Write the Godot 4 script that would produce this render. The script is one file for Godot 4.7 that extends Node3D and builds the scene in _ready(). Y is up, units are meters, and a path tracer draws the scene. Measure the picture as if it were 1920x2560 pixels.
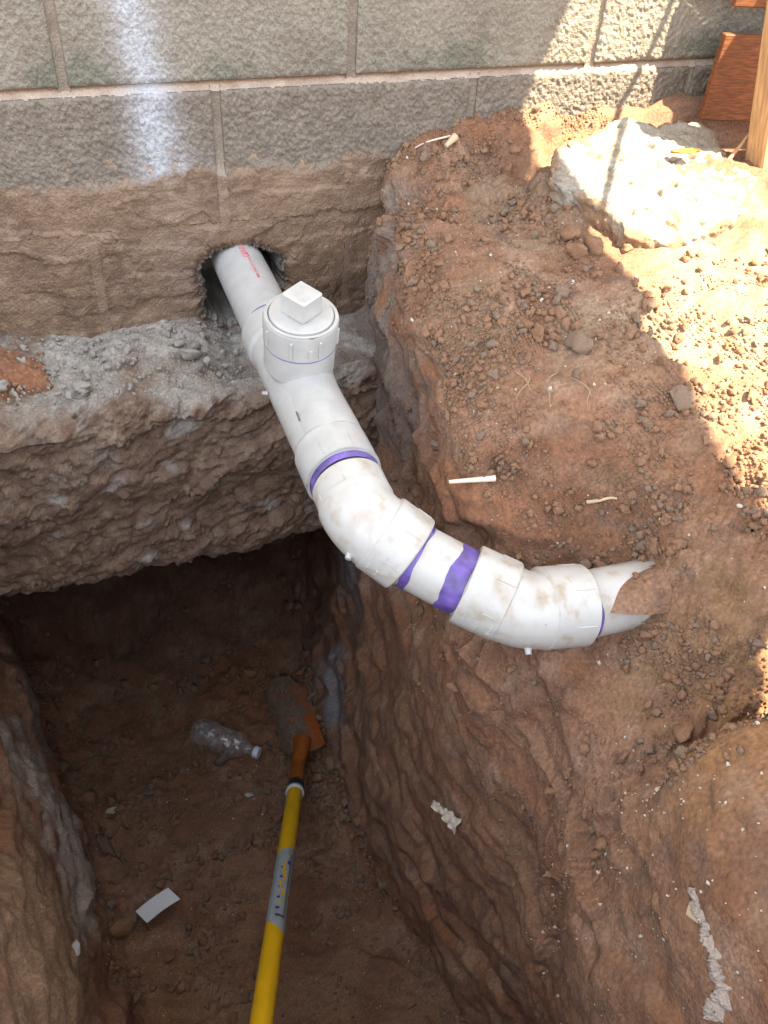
extends Node3D
# A hand-dug pit beside a painted block wall, with a plastic drain line crossing it.
# x runs along the wall, y is up, z points away from the wall; the upper bed joint of the wall is y = 0.

const PIPE_R := 0.0400
const HUB_R := 0.0465

var rng := RandomNumberGenerator.new()
var na := FastNoiseLite.new()     # fractal, frequency 1
var nb := FastNoiseLite.new()     # single octave
var nc := FastNoiseLite.new()     # cellular lumps
var nr := FastNoiseLite.new()     # ridged
var nv_ := FastNoiseLite.new()    # one value per cell: flat flakes with sharp edges
var M := {}
var soil_p := PackedVector3Array()
var soil_n := PackedVector3Array()
var soil_su := PackedInt32Array()
var soil_sv := PackedInt32Array()
var soil_u := 0
var soil_v := 0
var rocks: Array[Mesh] = []


func _ready() -> void:
	rng.seed = 4711
	setup_camera_and_light()
	setup_noise()
	setup_materials()
	build_ground()
	build_wall()
	build_footing()
	build_canopy()
	build_crate()
	build_slab()
	build_drain()
	build_shovel()
	build_bottle()
	build_litter()
	build_clods()


func setup_camera_and_light() -> void:
	var cam := Camera3D.new()
	cam.name = "camera"
	cam.fov = 61.3
	cam.near = 0.02
	cam.far = 200.0
	add_child(cam)
	cam.transform = Transform3D(Basis(Vector3(0.93618847, 0.05928446, 0.34646284), Vector3(0.19331536, 0.73637544, -0.64836747), Vector3(-0.29356485, 0.67397074, 0.6779256)).orthonormalized(), Vector3(-0.04747, 0.38685, 1.27808))
	cam.current = true
	var sky_mat := ProceduralSkyMaterial.new()
	sky_mat.sky_top_color = Color(0.70, 0.73, 0.78)
	sky_mat.sky_horizon_color = Color(0.88, 0.87, 0.85)
	sky_mat.sky_curve = 0.16
	sky_mat.sky_energy_multiplier = 1.08
	sky_mat.ground_bottom_color = Color(0.36, 0.27, 0.21)
	sky_mat.ground_horizon_color = Color(0.62, 0.58, 0.54)
	var sky := Sky.new()
	sky.sky_material = sky_mat
	var env := Environment.new()
	env.background_mode = Environment.BG_SKY
	env.sky = sky
	env.tonemap_mode = Environment.TONE_MAPPER_LINEAR
	env.tonemap_exposure = 6.0
	env.background_energy_multiplier = 1.0
	env.sdfgi_enabled = true
	env.ssao_enabled = true
	env.ssil_enabled = true
	var we := WorldEnvironment.new()
	we.name = "surroundings"
	we.environment = env
	add_child(we)
	var sun := DirectionalLight3D.new()
	sun.name = "sun"
	sun.light_energy = 1.6
	sun.light_color = Color(1.0, 0.93, 0.80)
	sun.light_angular_distance = 0.5
	sun.shadow_enabled = true
	add_child(sun)
	sun.look_at_from_position(Vector3.ZERO, Vector3(-0.36, -1.0, -0.45), Vector3(0, 0, -1))


func setup_noise() -> void:
	na.noise_type = FastNoiseLite.TYPE_SIMPLEX_SMOOTH
	na.frequency = 1.0
	na.fractal_type = FastNoiseLite.FRACTAL_FBM
	na.fractal_octaves = 4
	na.seed = 11
	nb.noise_type = FastNoiseLite.TYPE_SIMPLEX_SMOOTH
	nb.frequency = 1.0
	nb.fractal_type = FastNoiseLite.FRACTAL_NONE
	nb.seed = 23
	nc.noise_type = FastNoiseLite.TYPE_CELLULAR
	nc.frequency = 1.0
	nc.fractal_type = FastNoiseLite.FRACTAL_NONE
	nc.cellular_return_type = FastNoiseLite.RETURN_DISTANCE
	nc.seed = 31
	nr.noise_type = FastNoiseLite.TYPE_SIMPLEX_SMOOTH
	nr.frequency = 1.0
	nr.fractal_type = FastNoiseLite.FRACTAL_RIDGED
	nr.fractal_octaves = 3
	nr.seed = 47
	nv_.noise_type = FastNoiseLite.TYPE_CELLULAR
	nv_.frequency = 1.0
	nv_.fractal_type = FastNoiseLite.FRACTAL_NONE
	nv_.cellular_return_type = FastNoiseLite.RETURN_CELL_VALUE
	nv_.domain_warp_enabled = true
	nv_.domain_warp_amplitude = 0.22
	nv_.domain_warp_frequency = 1.7
	nv_.domain_warp_fractal_octaves = 2
	nv_.seed = 53


# ---------------------------------------------------------------- materials

func lin(r: float, g: float, b: float) -> Color:
	return Color(r, g, b).linear_to_srgb()


func noise_tex(freq: float, lo: float, hi: float, seed_no: int, octaves := 4, size := 512, cellular := false) -> NoiseTexture2D:
	var n := FastNoiseLite.new()
	n.noise_type = FastNoiseLite.TYPE_CELLULAR if cellular else FastNoiseLite.TYPE_SIMPLEX_SMOOTH
	n.frequency = freq
	n.fractal_octaves = octaves
	n.fractal_type = FastNoiseLite.FRACTAL_FBM
	n.seed = seed_no
	var t := NoiseTexture2D.new()
	t.width = size
	t.height = size
	t.seamless = true
	t.noise = n
	var g := Gradient.new()
	g.set_color(0, Color(lo, lo, lo))
	g.set_color(1, Color(hi, hi, hi))
	t.color_ramp = g
	return t


# Clean plastic with thin tan mud smears.
func smear_tex() -> NoiseTexture2D:
	var t := noise_tex(0.011, 0.0, 1.0, 15, 5, 512)
	var g := Gradient.new()
	g.set_color(0, Color(0.80, 0.70, 0.58))
	g.set_color(1, Color(1, 1, 1))
	g.add_point(0.27, Color(0.92, 0.885, 0.83))
	g.add_point(0.38, Color(0.98, 0.97, 0.955))
	g.add_point(0.60, Color(1, 1, 1))
	t.color_ramp = g
	return t


func normal_tex(freq: float, strength: float, seed_no: int, octaves := 4, size := 512, cellular := false) -> NoiseTexture2D:
	var n := FastNoiseLite.new()
	n.noise_type = FastNoiseLite.TYPE_CELLULAR if cellular else FastNoiseLite.TYPE_SIMPLEX_SMOOTH
	n.frequency = freq
	n.fractal_octaves = octaves
	n.seed = seed_no
	var t := NoiseTexture2D.new()
	t.width = size
	t.height = size
	t.seamless = true
	t.noise = n
	t.as_normal_map = true
	t.bump_strength = strength
	return t


func painted(albedo: Color, rough := 0.9, tex: Texture2D = null, norm: Texture2D = null, scale := 4.0, vertex := false, strength := 1.0) -> StandardMaterial3D:
	var m := StandardMaterial3D.new()
	m.albedo_color = albedo
	m.roughness = rough
	m.metallic = 0.0
	if tex:
		m.albedo_texture = tex
	if norm:
		m.normal_enabled = true
		m.normal_texture = norm
		m.normal_scale = strength
	if tex or norm:
		m.uv1_triplanar = true
		m.uv1_world_triplanar = true
		m.uv1_scale = Vector3.ONE * scale
	m.vertex_color_use_as_albedo = vertex
	return m


func setup_materials() -> void:
	var grit := noise_tex(0.035, 0.62, 1.0, 5, 5, 1024)
	var grit_n := normal_tex(0.045, 9.0, 6, 5, 1024)
	var pebble_n := normal_tex(0.06, 8.0, 8, 3, 512, true)
	M.soil = painted(Color.WHITE, 1.0, grit, grit_n, 5.0, true, 0.9)
	M.block = painted(Color.WHITE, 0.62, noise_tex(0.05, 0.80, 1.0, 9, 4, 512), pebble_n, 9.0, true, 0.9)
	M.footing = painted(Color.WHITE, 0.95, grit, grit_n, 6.0, true, 1.0)
	M.slab = painted(Color.WHITE, 0.95, grit, grit_n, 7.0, true, 0.8)
	M.crumb = painted(lin(0.36, 0.20, 0.115), 1.0, grit, grit_n, 14.0, false, 0.8)
	M.crumb_grey = painted(lin(0.30, 0.205, 0.14), 1.0, grit, grit_n, 14.0, false, 0.8)
	M.rubble = painted(lin(0.42, 0.385, 0.335), 0.95, grit, grit_n, 14.0, false, 0.8)
	M.grit_white = painted(lin(0.50, 0.44, 0.37), 0.9)
	M.pvc = painted(lin(0.47, 0.468, 0.45), 0.28, noise_tex(0.012, 0.90, 1.0, 14, 4, 512), null, 5.0)
	M.pvc_dusty = painted(lin(0.475, 0.47, 0.448), 0.36, smear_tex(), null, 4.5)
	M.primer = painted(lin(0.27, 0.18, 0.64), 0.4, noise_tex(0.015, 0.45, 1.0, 16, 4, 256), null, 9.0)
	M.ink_red = painted(lin(0.55, 0.05, 0.07), 0.6)
	M.ink_black = painted(lin(0.05, 0.05, 0.055), 0.6)
	M.yellow = painted(lin(0.80, 0.47, 0.012), 0.35, noise_tex(0.02, 0.86, 1.0, 17, 4, 256), null, 4.0)
	M.orange = painted(Color.WHITE, 0.5, noise_tex(0.03, 0.6, 1.0, 18, 5, 512), grit_n, 9.0, true, 0.25)
	M.black_plastic = painted(lin(0.02, 0.022, 0.024), 0.45)
	M.silver = painted(lin(0.45, 0.47, 0.48), 0.4)
	M.silver_label = painted(lin(0.36, 0.42, 0.45), 0.4, noise_tex(0.02, 0.85, 1.0, 19, 4, 256), null, 9.0)
	M.blue_ink = painted(lin(0.01, 0.02, 0.30), 0.5)
	M.paper = painted(lin(0.84, 0.88, 0.92), 0.22)
	M.canvas = painted(lin(0.45, 0.43, 0.38), 0.9, noise_tex(0.05, 0.8, 1.0, 20, 3, 256), null, 3.0)
	M.pole = painted(lin(0.35, 0.35, 0.36), 0.4)
	M.osb = painted(Color.WHITE, 0.7, null, null, 1.0, true)
	M.osb.albedo_texture = noise_tex(0.03, 0.55, 1.0, 21, 4, 512)
	M.osb.uv1_triplanar = true
	M.osb.uv1_scale = Vector3(2.0, 14.0, 2.0)
	M.lumber = painted(lin(0.55, 0.33, 0.15), 0.75)
	M.lumber.albedo_texture = noise_tex(0.02, 0.7, 1.0, 22, 4, 512)
	M.lumber.uv1_triplanar = true
	M.lumber.uv1_scale = Vector3(16.0, 1.6, 16.0)
	M.twig = painted(lin(0.50, 0.38, 0.25), 0.85)
	M.twig_pale = painted(lin(0.66, 0.56, 0.45), 0.85)
	M.leaf = painted(lin(0.36, 0.13, 0.03), 0.8)
	M.crust = painted(lin(0.60, 0.50, 0.42), 0.95, grit, grit_n, 14.0, false, 0.8)
	M.root = painted(lin(0.33, 0.23, 0.15), 0.9)
	M.wrap = painted(lin(0.52, 0.46, 0.38), 0.35)
	var c := StandardMaterial3D.new()
	c.albedo_color = Color(0.94, 0.98, 1.0, 0.10)
	c.transparency = BaseMaterial3D.TRANSPARENCY_ALPHA
	c.roughness = 0.04
	c.metallic_specular = 1.0
	M.clear = c
	M.cap_white = painted(lin(0.70, 0.74, 0.82), 0.4)


# ---------------------------------------------------------------- mesh helpers

func meta(o: Node, label: String, category := "", group := "", kind := "") -> void:
	if label: o.set_meta("label", label)
	if category: o.set_meta("category", category)
	if group: o.set_meta("group", group)
	if kind: o.set_meta("kind", kind)


func put(mesh: Mesh, mat: Material, called: String, parent: Node = self, at := Transform3D()) -> MeshInstance3D:
	var o := MeshInstance3D.new()
	o.name = called
	o.mesh = mesh
	o.transform = at
	if mat: o.material_override = mat
	parent.add_child(o, true)
	return o


func thing(called: String, at: Vector3, label: String, category: String, group := "") -> Node3D:
	var o := Node3D.new()
	o.name = called
	add_child(o, true)
	o.position = at
	meta(o, label, category, group)
	return o


# A grid of nu x nv points; normals come from the grid itself, turned to the side given by flip.
func grid_normals(p: PackedVector3Array, nu: int, nv: int, flip: bool, loop_u := false) -> PackedVector3Array:
	var out := PackedVector3Array()
	out.resize(p.size())
	var s := -1.0 if flip else 1.0
	for i in nu:
		var i0: int = maxi(i - 1, 0)
		var i1: int = mini(i + 1, nu - 1)
		if loop_u:
			if i == 0: i0 = nu - 2
			if i == nu - 1: i1 = 1
		for j in nv:
			var du := p[i1 * nv + j] - p[i0 * nv + j]
			var dv := p[i * nv + mini(j + 1, nv - 1)] - p[i * nv + maxi(j - 1, 0)]
			out[i * nv + j] = du.cross(dv).normalized() * s
	return out


func grid_mesh(p: PackedVector3Array, n: PackedVector3Array, c: PackedColorArray, nu: int, nv: int, flip: bool, skip := PackedByteArray()) -> ArrayMesh:
	var idx := PackedInt32Array()
	for i in nu - 1:
		for j in nv - 1:
			var a := i * nv + j
			var b := a + nv
			if skip.size() and skip[a] and skip[a + 1] and skip[b] and skip[b + 1]:
				continue
			if flip:
				idx.append_array(PackedInt32Array([a, a + 1, b, b, a + 1, b + 1]))
			else:
				idx.append_array(PackedInt32Array([a, b, a + 1, b, b + 1, a + 1]))
	var arr := []
	arr.resize(Mesh.ARRAY_MAX)
	arr[Mesh.ARRAY_VERTEX] = p
	arr[Mesh.ARRAY_NORMAL] = n
	if c.size(): arr[Mesh.ARRAY_COLOR] = c
	arr[Mesh.ARRAY_INDEX] = idx
	var m := ArrayMesh.new()
	m.add_surface_from_arrays(Mesh.PRIMITIVE_TRIANGLES, arr)
	return m


# A round tube along path with one radius per path point; each strip has its own normals, so steps stay crisp.
func tube(path: Array, radii: Array, sides := 56, cap_start := true, cap_end := true) -> ArrayMesh:
	var st := SurfaceTool.new()
	st.begin(Mesh.PRIMITIVE_TRIANGLES)
	tube_into(st, path, radii, sides, cap_start, cap_end)
	return st.commit()


func frames(path: Array) -> Array:
	var out := []
	var n := path.size()
	var tang: Array[Vector3] = []
	for i in n:
		var a: Vector3 = path[maxi(i - 1, 0)]
		var k := i
		while a.is_equal_approx(path[i]) and k > 0:
			k -= 1
			a = path[k]
		var b: Vector3 = path[mini(i + 1, n - 1)]
		k = i
		while b.is_equal_approx(path[i]) and k < n - 1:
			k += 1
			b = path[k]
		tang.append((b - a).normalized())
	var side := tang[0].cross(Vector3.UP if absf(tang[0].y) < 0.9 else Vector3.RIGHT).normalized()
	for i in n:
		side = (side - tang[i] * side.dot(tang[i])).normalized()
		out.append([side, tang[i].cross(side), tang[i]])
	return out


func tube_into(st: SurfaceTool, path: Array, radii: Array, sides := 56, cap_start := true, cap_end := true) -> void:
	var fr := frames(path)
	for i in path.size() - 1:
		var pa: Vector3 = path[i]
		var pb: Vector3 = path[i + 1]
		var ra: float = radii[i]
		var rb: float = radii[i + 1]
		var along := (pb - pa).length()
		for k in sides:
			var q := []
			for w in [[0, k], [1, k], [0, k + 1], [1, k + 1]]:
				var f: Array = fr[i + w[0]]
				var th: float = TAU * w[1] / sides
				var rad: Vector3 = f[0] * cos(th) + f[1] * sin(th)
				var slope := Vector2(along, ra - rb).normalized() if along > 1e-6 else Vector2(0, signf(ra - rb))
				q.append([(pb if w[0] else pa) + rad * (rb if w[0] else ra), (rad * slope.x + f[2] * slope.y).normalized()])
			for t in [0, 1, 2, 1, 3, 2]:
				st.set_normal(q[t][1])
				st.add_vertex(q[t][0])
	for e in [[0, cap_start, -1.0], [path.size() - 1, cap_end, 1.0]]:
		if not e[1]: continue
		var f: Array = fr[e[0]]
		var c: Vector3 = path[e[0]]
		var r: float = radii[e[0]]
		for k in sides:
			var t0 := TAU * k / sides
			var t1 := TAU * (k + 1) / sides
			var v0: Vector3 = c + (f[0] * cos(t0) + f[1] * sin(t0)) * r
			var v1: Vector3 = c + (f[0] * cos(t1) + f[1] * sin(t1)) * r
			st.set_normal(f[2] * e[2])
			for v in ([c, v0, v1] if e[2] < 0 else [c, v1, v0]):
				st.set_normal(f[2] * e[2])
				st.add_vertex(v)


# A box with its edges cut off, so that they catch light.
func bevel_box(size: Vector3, cut := 0.002) -> ArrayMesh:
	var st := SurfaceTool.new()
	st.begin(Mesh.PRIMITIVE_TRIANGLES)
	var h := size * 0.5
	for axis in 3:
		var u := (axis + 1) % 3
		var v := (axis + 2) % 3
		for s in [-1.0, 1.0]:
			var q := []
			for c in [[-1, -1], [1, -1], [1, 1], [-1, 1]]:
				var p := Vector3.ZERO
				p[axis] = h[axis] * s
				p[u] = (h[u] - cut) * c[0]
				p[v] = (h[v] - cut) * c[1]
				q.append(p)
			var n := Vector3.ZERO
			n[axis] = s
			quad(st, q[0], q[1], q[2], q[3], n)
		for a in [-1.0, 1.0]:
			for b in [-1.0, 1.0]:
				var q := []
				for c in [[-1, 0], [1, 0], [1, 1], [-1, 1]]:
					var p := Vector3.ZERO
					p[axis] = (h[axis] - cut) * c[0]
					p[u] = (h[u] - (cut if c[1] else 0.0)) * a
					p[v] = (h[v] - (0.0 if c[1] else cut)) * b
					q.append(p)
				var n := Vector3.ZERO
				n[u] = a
				n[v] = b
				quad(st, q[0], q[1], q[2], q[3], n.normalized())
	for x in [-1.0, 1.0]:
		for y in [-1.0, 1.0]:
			for z in [-1.0, 1.0]:
				var a := Vector3(h.x * x, (h.y - cut) * y, (h.z - cut) * z)
				var b := Vector3((h.x - cut) * x, h.y * y, (h.z - cut) * z)
				var c := Vector3((h.x - cut) * x, (h.y - cut) * y, h.z * z)
				var n := Vector3(x, y, z).normalized()
				var t := [a, b, c] if (b - a).cross(c - a).dot(n) < 0 else [a, c, b]
				for p in t:
					st.set_normal(n)
					st.add_vertex(p)
	return st.commit()


func quad(st: SurfaceTool, a: Vector3, b: Vector3, c: Vector3, d: Vector3, n: Vector3) -> void:
	var t := [a, b, c, a, c, d]
	if (b - a).cross(c - a).dot(n) > 0:
		t = [a, c, b, a, d, c]
	for p in t:
		st.set_normal(n)
		st.add_vertex(p)


# An uneven lump on a subdivided cube-sphere.
func lump(seed_no: int, div := 5, rough := 0.28, flat := Vector3.ONE, facets := true) -> ArrayMesh:
	var st := SurfaceTool.new()
	st.begin(Mesh.PRIMITIVE_TRIANGLES)
	var off := Vector3(seed_no * 3.7, seed_no * 1.9, seed_no * 5.3)
	for axis in 3:
		for s in [-1.0, 1.0]:
			for i in div:
				for j in div:
					var q := []
					for c in [[0, 0], [1, 0], [1, 1], [0, 1]]:
						var p := Vector3.ZERO
						p[axis] = s
						p[(axis + 1) % 3] = -1.0 + 2.0 * (i + c[0]) / div
						p[(axis + 2) % 3] = -1.0 + 2.0 * (j + c[1]) / div
						p = p.normalized()
						var r := 1.0 + rough * 1.4 * nb.get_noise_3dv(p * 0.9 + off) + rough * 0.6 * nb.get_noise_3dv(p * 2.6 + off)
						if facets: r *= 0.82 + 0.34 * (nc.get_noise_3dv(p * 0.75 + off) + 0.5)
						q.append(p * r * flat)
					var n: Vector3 = (q[2] - q[0]).cross(q[3] - q[1])
					if n.dot(q[0]) < 0:
						q.reverse()
					st.set_smooth_group(0)
					for t in [0, 2, 1, 0, 3, 2]:
						st.add_vertex(q[t])
	st.index()
	st.generate_normals()
	return st.commit()


func cr(a: Vector3, b: Vector3, c: Vector3, d: Vector3, t: float) -> Vector3:
	return b.cubic_interpolate(c, a, d, t)


# ---------------------------------------------------------------- ground

# Profiles round the pit, from the middle of its floor to its rim and far out: z (or z list) and twelve [x, y].
func ground_profiles() -> Array:
	var out := []
	var right := [
		[-1.0, [[0.05, -1.5], [0.3, -1.5], [0.45, -1.45], [0.52, -1.3], [0.54, -1.1], [0.54, -0.95], [0.53, -0.85], [0.53, -0.78], [0.55, -0.73], [0.7, -0.7], [1.2, -0.7], [6, -0.7]]],
		[-0.3, [[0.05, -1.5], [0.28, -1.5], [0.42, -1.46], [0.47, -1.25], [0.49, -1.05], [0.49, -0.9], [0.48, -0.8], [0.48, -0.75], [0.5, -0.7], [0.7, -0.68], [1.2, -0.68], [6, -0.68]]],
		[-0.05, [[0.05, -1.5], [0.25, -1.5], [0.345, -1.46], [0.40, -1.2], [0.43, -0.95], [0.44, -0.75], [0.435, -0.5], [0.465, -0.24], [0.49, -0.145], [0.62, -0.115], [0.9, -0.10], [6, -0.05]]],
		[0.08, [[0.05, -1.5], [0.25, -1.5], [0.33, -1.46], [0.38, -1.2], [0.415, -0.95], [0.42, -0.72], [0.40, -0.5], [0.44, -0.26], [0.455, -0.155], [0.57, -0.125], [0.9, -0.105], [6, -0.05]]],
		[0.19, [[0.05, -1.5], [0.24, -1.5], [0.32, -1.46], [0.37, -1.2], [0.40, -0.92], [0.41, -0.70], [0.375, -0.5], [0.395, -0.27], [0.425, -0.160], [0.56, -0.135], [0.9, -0.10], [6, -0.04]]],
		[0.30, [[0.05, -1.5], [0.24, -1.5], [0.315, -1.46], [0.355, -1.2], [0.385, -0.9], [0.40, -0.68], [0.385, -0.5], [0.395, -0.29], [0.418, -0.178], [0.56, -0.15], [0.9, -0.115], [6, -0.05]]],
		[0.42, [[0.05, -1.5], [0.24, -1.5], [0.32, -1.46], [0.35, -1.2], [0.37, -0.9], [0.385, -0.68], [0.385, -0.5], [0.39, -0.31], [0.408, -0.200], [0.56, -0.17], [0.9, -0.135], [6, -0.06]]],
		[0.55, [[0.05, -1.5], [0.24, -1.49], [0.335, -1.46], [0.345, -1.2], [0.35, -0.9], [0.36, -0.7], [0.37, -0.5], [0.37, -0.34], [0.388, -0.245], [0.57, -0.19], [0.9, -0.14], [6, -0.08]]],
		[0.68, [[0.05, -1.46], [0.25, -1.46], [0.36, -1.44], [0.355, -1.2], [0.35, -0.9], [0.35, -0.7], [0.355, -0.54], [0.37, -0.42], [0.47, -0.385], [0.62, -0.235], [0.9, -0.15], [6, -0.12]]],
		[0.76, [[0.05, -1.43], [0.25, -1.43], [0.375, -1.42], [0.37, -1.2], [0.365, -0.9], [0.37, -0.72], [0.385, -0.58], [0.41, -0.45], [0.485, -0.39], [0.61, -0.25], [0.9, -0.165], [6, -0.2]]],
		[0.85, [[0.05, -1.39], [0.26, -1.4], [0.39, -1.40], [0.39, -1.2], [0.385, -0.9], [0.39, -0.74], [0.40, -0.6], [0.42, -0.48], [0.475, -0.43], [0.61, -0.265], [0.9, -0.18], [6, -0.25]]],
		[0.925, [[0.05, -1.36], [0.26, -1.38], [0.41, -1.38], [0.41, -1.2], [0.395, -0.95], [0.385, -0.77], [0.385, -0.64], [0.40, -0.55], [0.45, -0.475], [0.60, -0.385], [0.9, -0.25], [6, -0.27]]],
		[0.955, [[0.05, -1.35], [0.26, -1.37], [0.415, -1.37], [0.415, -1.2], [0.395, -0.95], [0.385, -0.77], [0.38, -0.62], [0.39, -0.52], [0.435, -0.43], [0.56, -0.345], [0.9, -0.26], [6, -0.2]]],
		[0.985, [[0.05, -1.34], [0.26, -1.36], [0.415, -1.36], [0.42, -1.2], [0.395, -0.95], [0.38, -0.77], [0.37, -0.62], [0.38, -0.50], [0.43, -0.385], [0.54, -0.285], [0.9, -0.21], [6, -0.17]]],
		[1.08, [[0.05, -1.3], [0.24, -1.3], [0.38, -1.25], [0.40, -1.1], [0.37, -0.9], [0.35, -0.75], [0.335, -0.62], [0.36, -0.48], [0.41, -0.34], [0.55, -0.23], [0.9, -0.17], [6, -0.12]]],
		[1.25, [[0.05, -1.28], [0.2, -1.2], [0.33, -1.1], [0.34, -0.92], [0.335, -0.8], [0.33, -0.7], [0.33, -0.58], [0.34, -0.45], [0.38, -0.3], [0.55, -0.17], [0.9, -0.12], [6, -0.07]]],
	]
	var left := [
		[1.25, [[0.05, -1.28], [-0.05, -1.2], [-0.14, -1.1], [-0.18, -0.92], [-0.20, -0.8], [-0.21, -0.7], [-0.22, -0.58], [-0.24, -0.45], [-0.30, -0.2], [-0.5, -0.12], [-0.9, -0.1], [-6, -0.05]]],
		[1.0, [[0.05, -1.34], [-0.08, -1.35], [-0.17, -1.34], [-0.22, -1.12], [-0.245, -0.92], [-0.26, -0.75], [-0.265, -0.58], [-0.275, -0.42], [-0.33, -0.17], [-0.55, -0.12], [-0.9, -0.1], [-6, -0.05]]],
		[0.8, [[0.05, -1.42], [-0.09, -1.42], [-0.185, -1.40], [-0.235, -1.15], [-0.265, -0.93], [-0.285, -0.75], [-0.29, -0.58], [-0.30, -0.4], [-0.35, -0.17], [-0.6, -0.12], [-0.9, -0.1], [-6, -0.05]]],
		[0.6, [[0.05, -1.49], [-0.1, -1.49], [-0.205, -1.46], [-0.25, -1.2], [-0.285, -0.95], [-0.30, -0.75], [-0.31, -0.58], [-0.32, -0.4], [-0.36, -0.17], [-0.6, -0.12], [-0.9, -0.1], [-6, -0.05]]],
		[0.42, [[0.05, -1.5], [-0.1, -1.5], [-0.215, -1.46], [-0.26, -1.22], [-0.30, -0.97], [-0.32, -0.75], [-0.33, -0.58], [-0.33, -0.4], [-0.37, -0.17], [-0.6, -0.11], [-0.9, -0.1], [-6, -0.05]]],
		[0.26, [[0.05, -1.5], [-0.11, -1.5], [-0.23, -1.46], [-0.27, -1.22], [-0.31, -0.97], [-0.335, -0.75], [-0.34, -0.58], [-0.34, -0.42], [-0.37, -0.2], [-0.6, -0.11], [-0.9, -0.1], [-6, -0.05]]],
		[0.17, [[0.05, -1.5], [-0.11, -1.5], [-0.24, -1.46], [-0.28, -1.22], [-0.32, -0.97], [-0.34, -0.75], [-0.32, -0.58], [-0.27, -0.42], [-0.30, -0.3], [-0.5, -0.14], [-0.9, -0.1], [-6, -0.05]]],
		[0.08, [[0.05, -1.5], [-0.12, -1.5], [-0.25, -1.46], [-0.29, -1.22], [-0.33, -0.97], [-0.33, -0.75], [-0.28, -0.58], [-0.18, -0.385], [-0.24, -0.29], [-0.45, -0.14], [-0.9, -0.09], [-6, -0.05]]],
		[-0.05, [[0.05, -1.5], [-0.13, -1.5], [-0.27, -1.46], [-0.31, -1.22], [-0.34, -0.97], [-0.33, -0.75], [-0.28, -0.58], [-0.18, -0.36], [-0.25, -0.25], [-0.45, -0.12], [-0.9, -0.08], [-6, -0.05]]],
		[-0.3, [[0.05, -1.5], [-0.15, -1.5], [-0.33, -1.46], [-0.38, -1.25], [-0.40, -1.05], [-0.40, -0.9], [-0.40, -0.8], [-0.41, -0.75], [-0.45, -0.7], [-0.6, -0.68], [-0.9, -0.68], [-6, -0.68]]],
		[-1.0, [[0.05, -1.5], [-0.15, -1.5], [-0.4, -1.45], [-0.46, -1.3], [-0.47, -1.1], [-0.47, -0.95], [-0.47, -0.85], [-0.48, -0.78], [-0.5, -0.73], [-0.65, -0.7], [-0.9, -0.7], [-6, -0.7]]],
	]
	for r in right:
		var row := []
		for q in r[1]: row.append(Vector3(q[0] - (0.006 if q[0] == 0.05 else 0.0), q[1], r[0]))
		out.append(row)
	for s in [0.28, 0.0, -0.16]:
		var row := []
		var zs := [1.0, 1.12, 1.25, 1.33, 1.37, 1.4, 1.42, 1.45, 1.52, 1.75, 2.2, 7.0]
		var ys := [-1.34, -1.26, -1.15, -0.98, -0.83, -0.7, -0.56, -0.42, -0.2, -0.12, -0.1, -0.05]
		for k in 12:
			var spread: float = lerpf(1.0, 9.0, maxf(0.0, (k - 8) / 3.0))
			row.append(Vector3(0.05 if k == 0 else lerpf(0.05, s, minf(1.0, k / 4.0)) * spread, ys[k], zs[k] - (0.06 if s != 0.0 else 0.0) * minf(1.0, k / 3.0)))
		out.append(row)
	for l in left:
		var row := []
		for q in l[1]: row.append(Vector3(q[0] + (0.006 if q[0] == 0.05 else 0.0), q[1], l[0]))
		out.append(row)
	var back := []
	var bz := [-1.0, -1.1, -1.2, -1.3, -1.32, -1.34, -1.34, -1.34, -1.36, -1.5, -1.8, -4.0]
	var by := [-1.5, -1.5, -1.45, -1.3, -1.1, -0.95, -0.85, -0.78, -0.73, -0.7, -0.7, -0.7]
	for k in 12: back.append(Vector3(0.05, by[k], bz[k]))
	out.append(back)
	return out


# Matter of another colour in or on the soil: centre, radius, colour, raggedness.
func soil_patches() -> Array:
	return [
		[Vector3(0.42, -0.36, 0.08), 0.25, Color(0.285, 0.225, 0.185), 9.0],      # cement wash on the bank beside the wall
		[Vector3(0.385, -0.38, 0.27), 0.17, Color(0.25, 0.19, 0.155), 11.0],
		[Vector3(0.34, -1.30, 0.13), 0.13, Color(0.33, 0.31, 0.31), 10.0],     # pale clay low in the pit
		[Vector3(0.38, -0.95, 0.05), 0.15, Color(0.26, 0.22, 0.21), 10.0],
		[Vector3(-0.24, -1.28, 0.38), 0.19, Color(0.55, 0.48, 0.41), 13.0],    # chalky band on the far side of the pit
		[Vector3(-0.27, -1.10, 0.28), 0.16, Color(0.48, 0.40, 0.32), 13.0],
		[Vector3(-0.28, -1.20, 0.05), 0.12, Color(0.30, 0.25, 0.22), 10.0],
		[Vector3(-0.24, -1.15, 0.62), 0.16, Color(0.38, 0.26, 0.17), 9.0],
		[Vector3(-0.28, -0.95, 0.72), 0.36, Color(0.47, 0.30, 0.18), 5.0],
		[Vector3(0.08, -1.42, 0.80), 0.30, Color(0.40, 0.24, 0.145), 4.0],
		[Vector3(0.50, -0.33, 0.86), 0.14, Color(0.34, 0.20, 0.105), 16.0],
		[Vector3(0.55, -0.35, 1.00), 0.16, Color(0.38, 0.20, 0.09), 7.0],      # sandy crest of the near bank
		[Vector3(0.41, -0.16, 0.40), 0.10, Color(0.33, 0.21, 0.13), 14.0],
		[Vector3(0.62, -0.10, 0.20), 0.16, Color(0.33, 0.22, 0.145), 9.0],
		[Vector3(0.85, -0.18, 0.55), 0.35, Color(0.40, 0.29, 0.19), 5.0],      # dry dusty crust
	]


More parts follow.
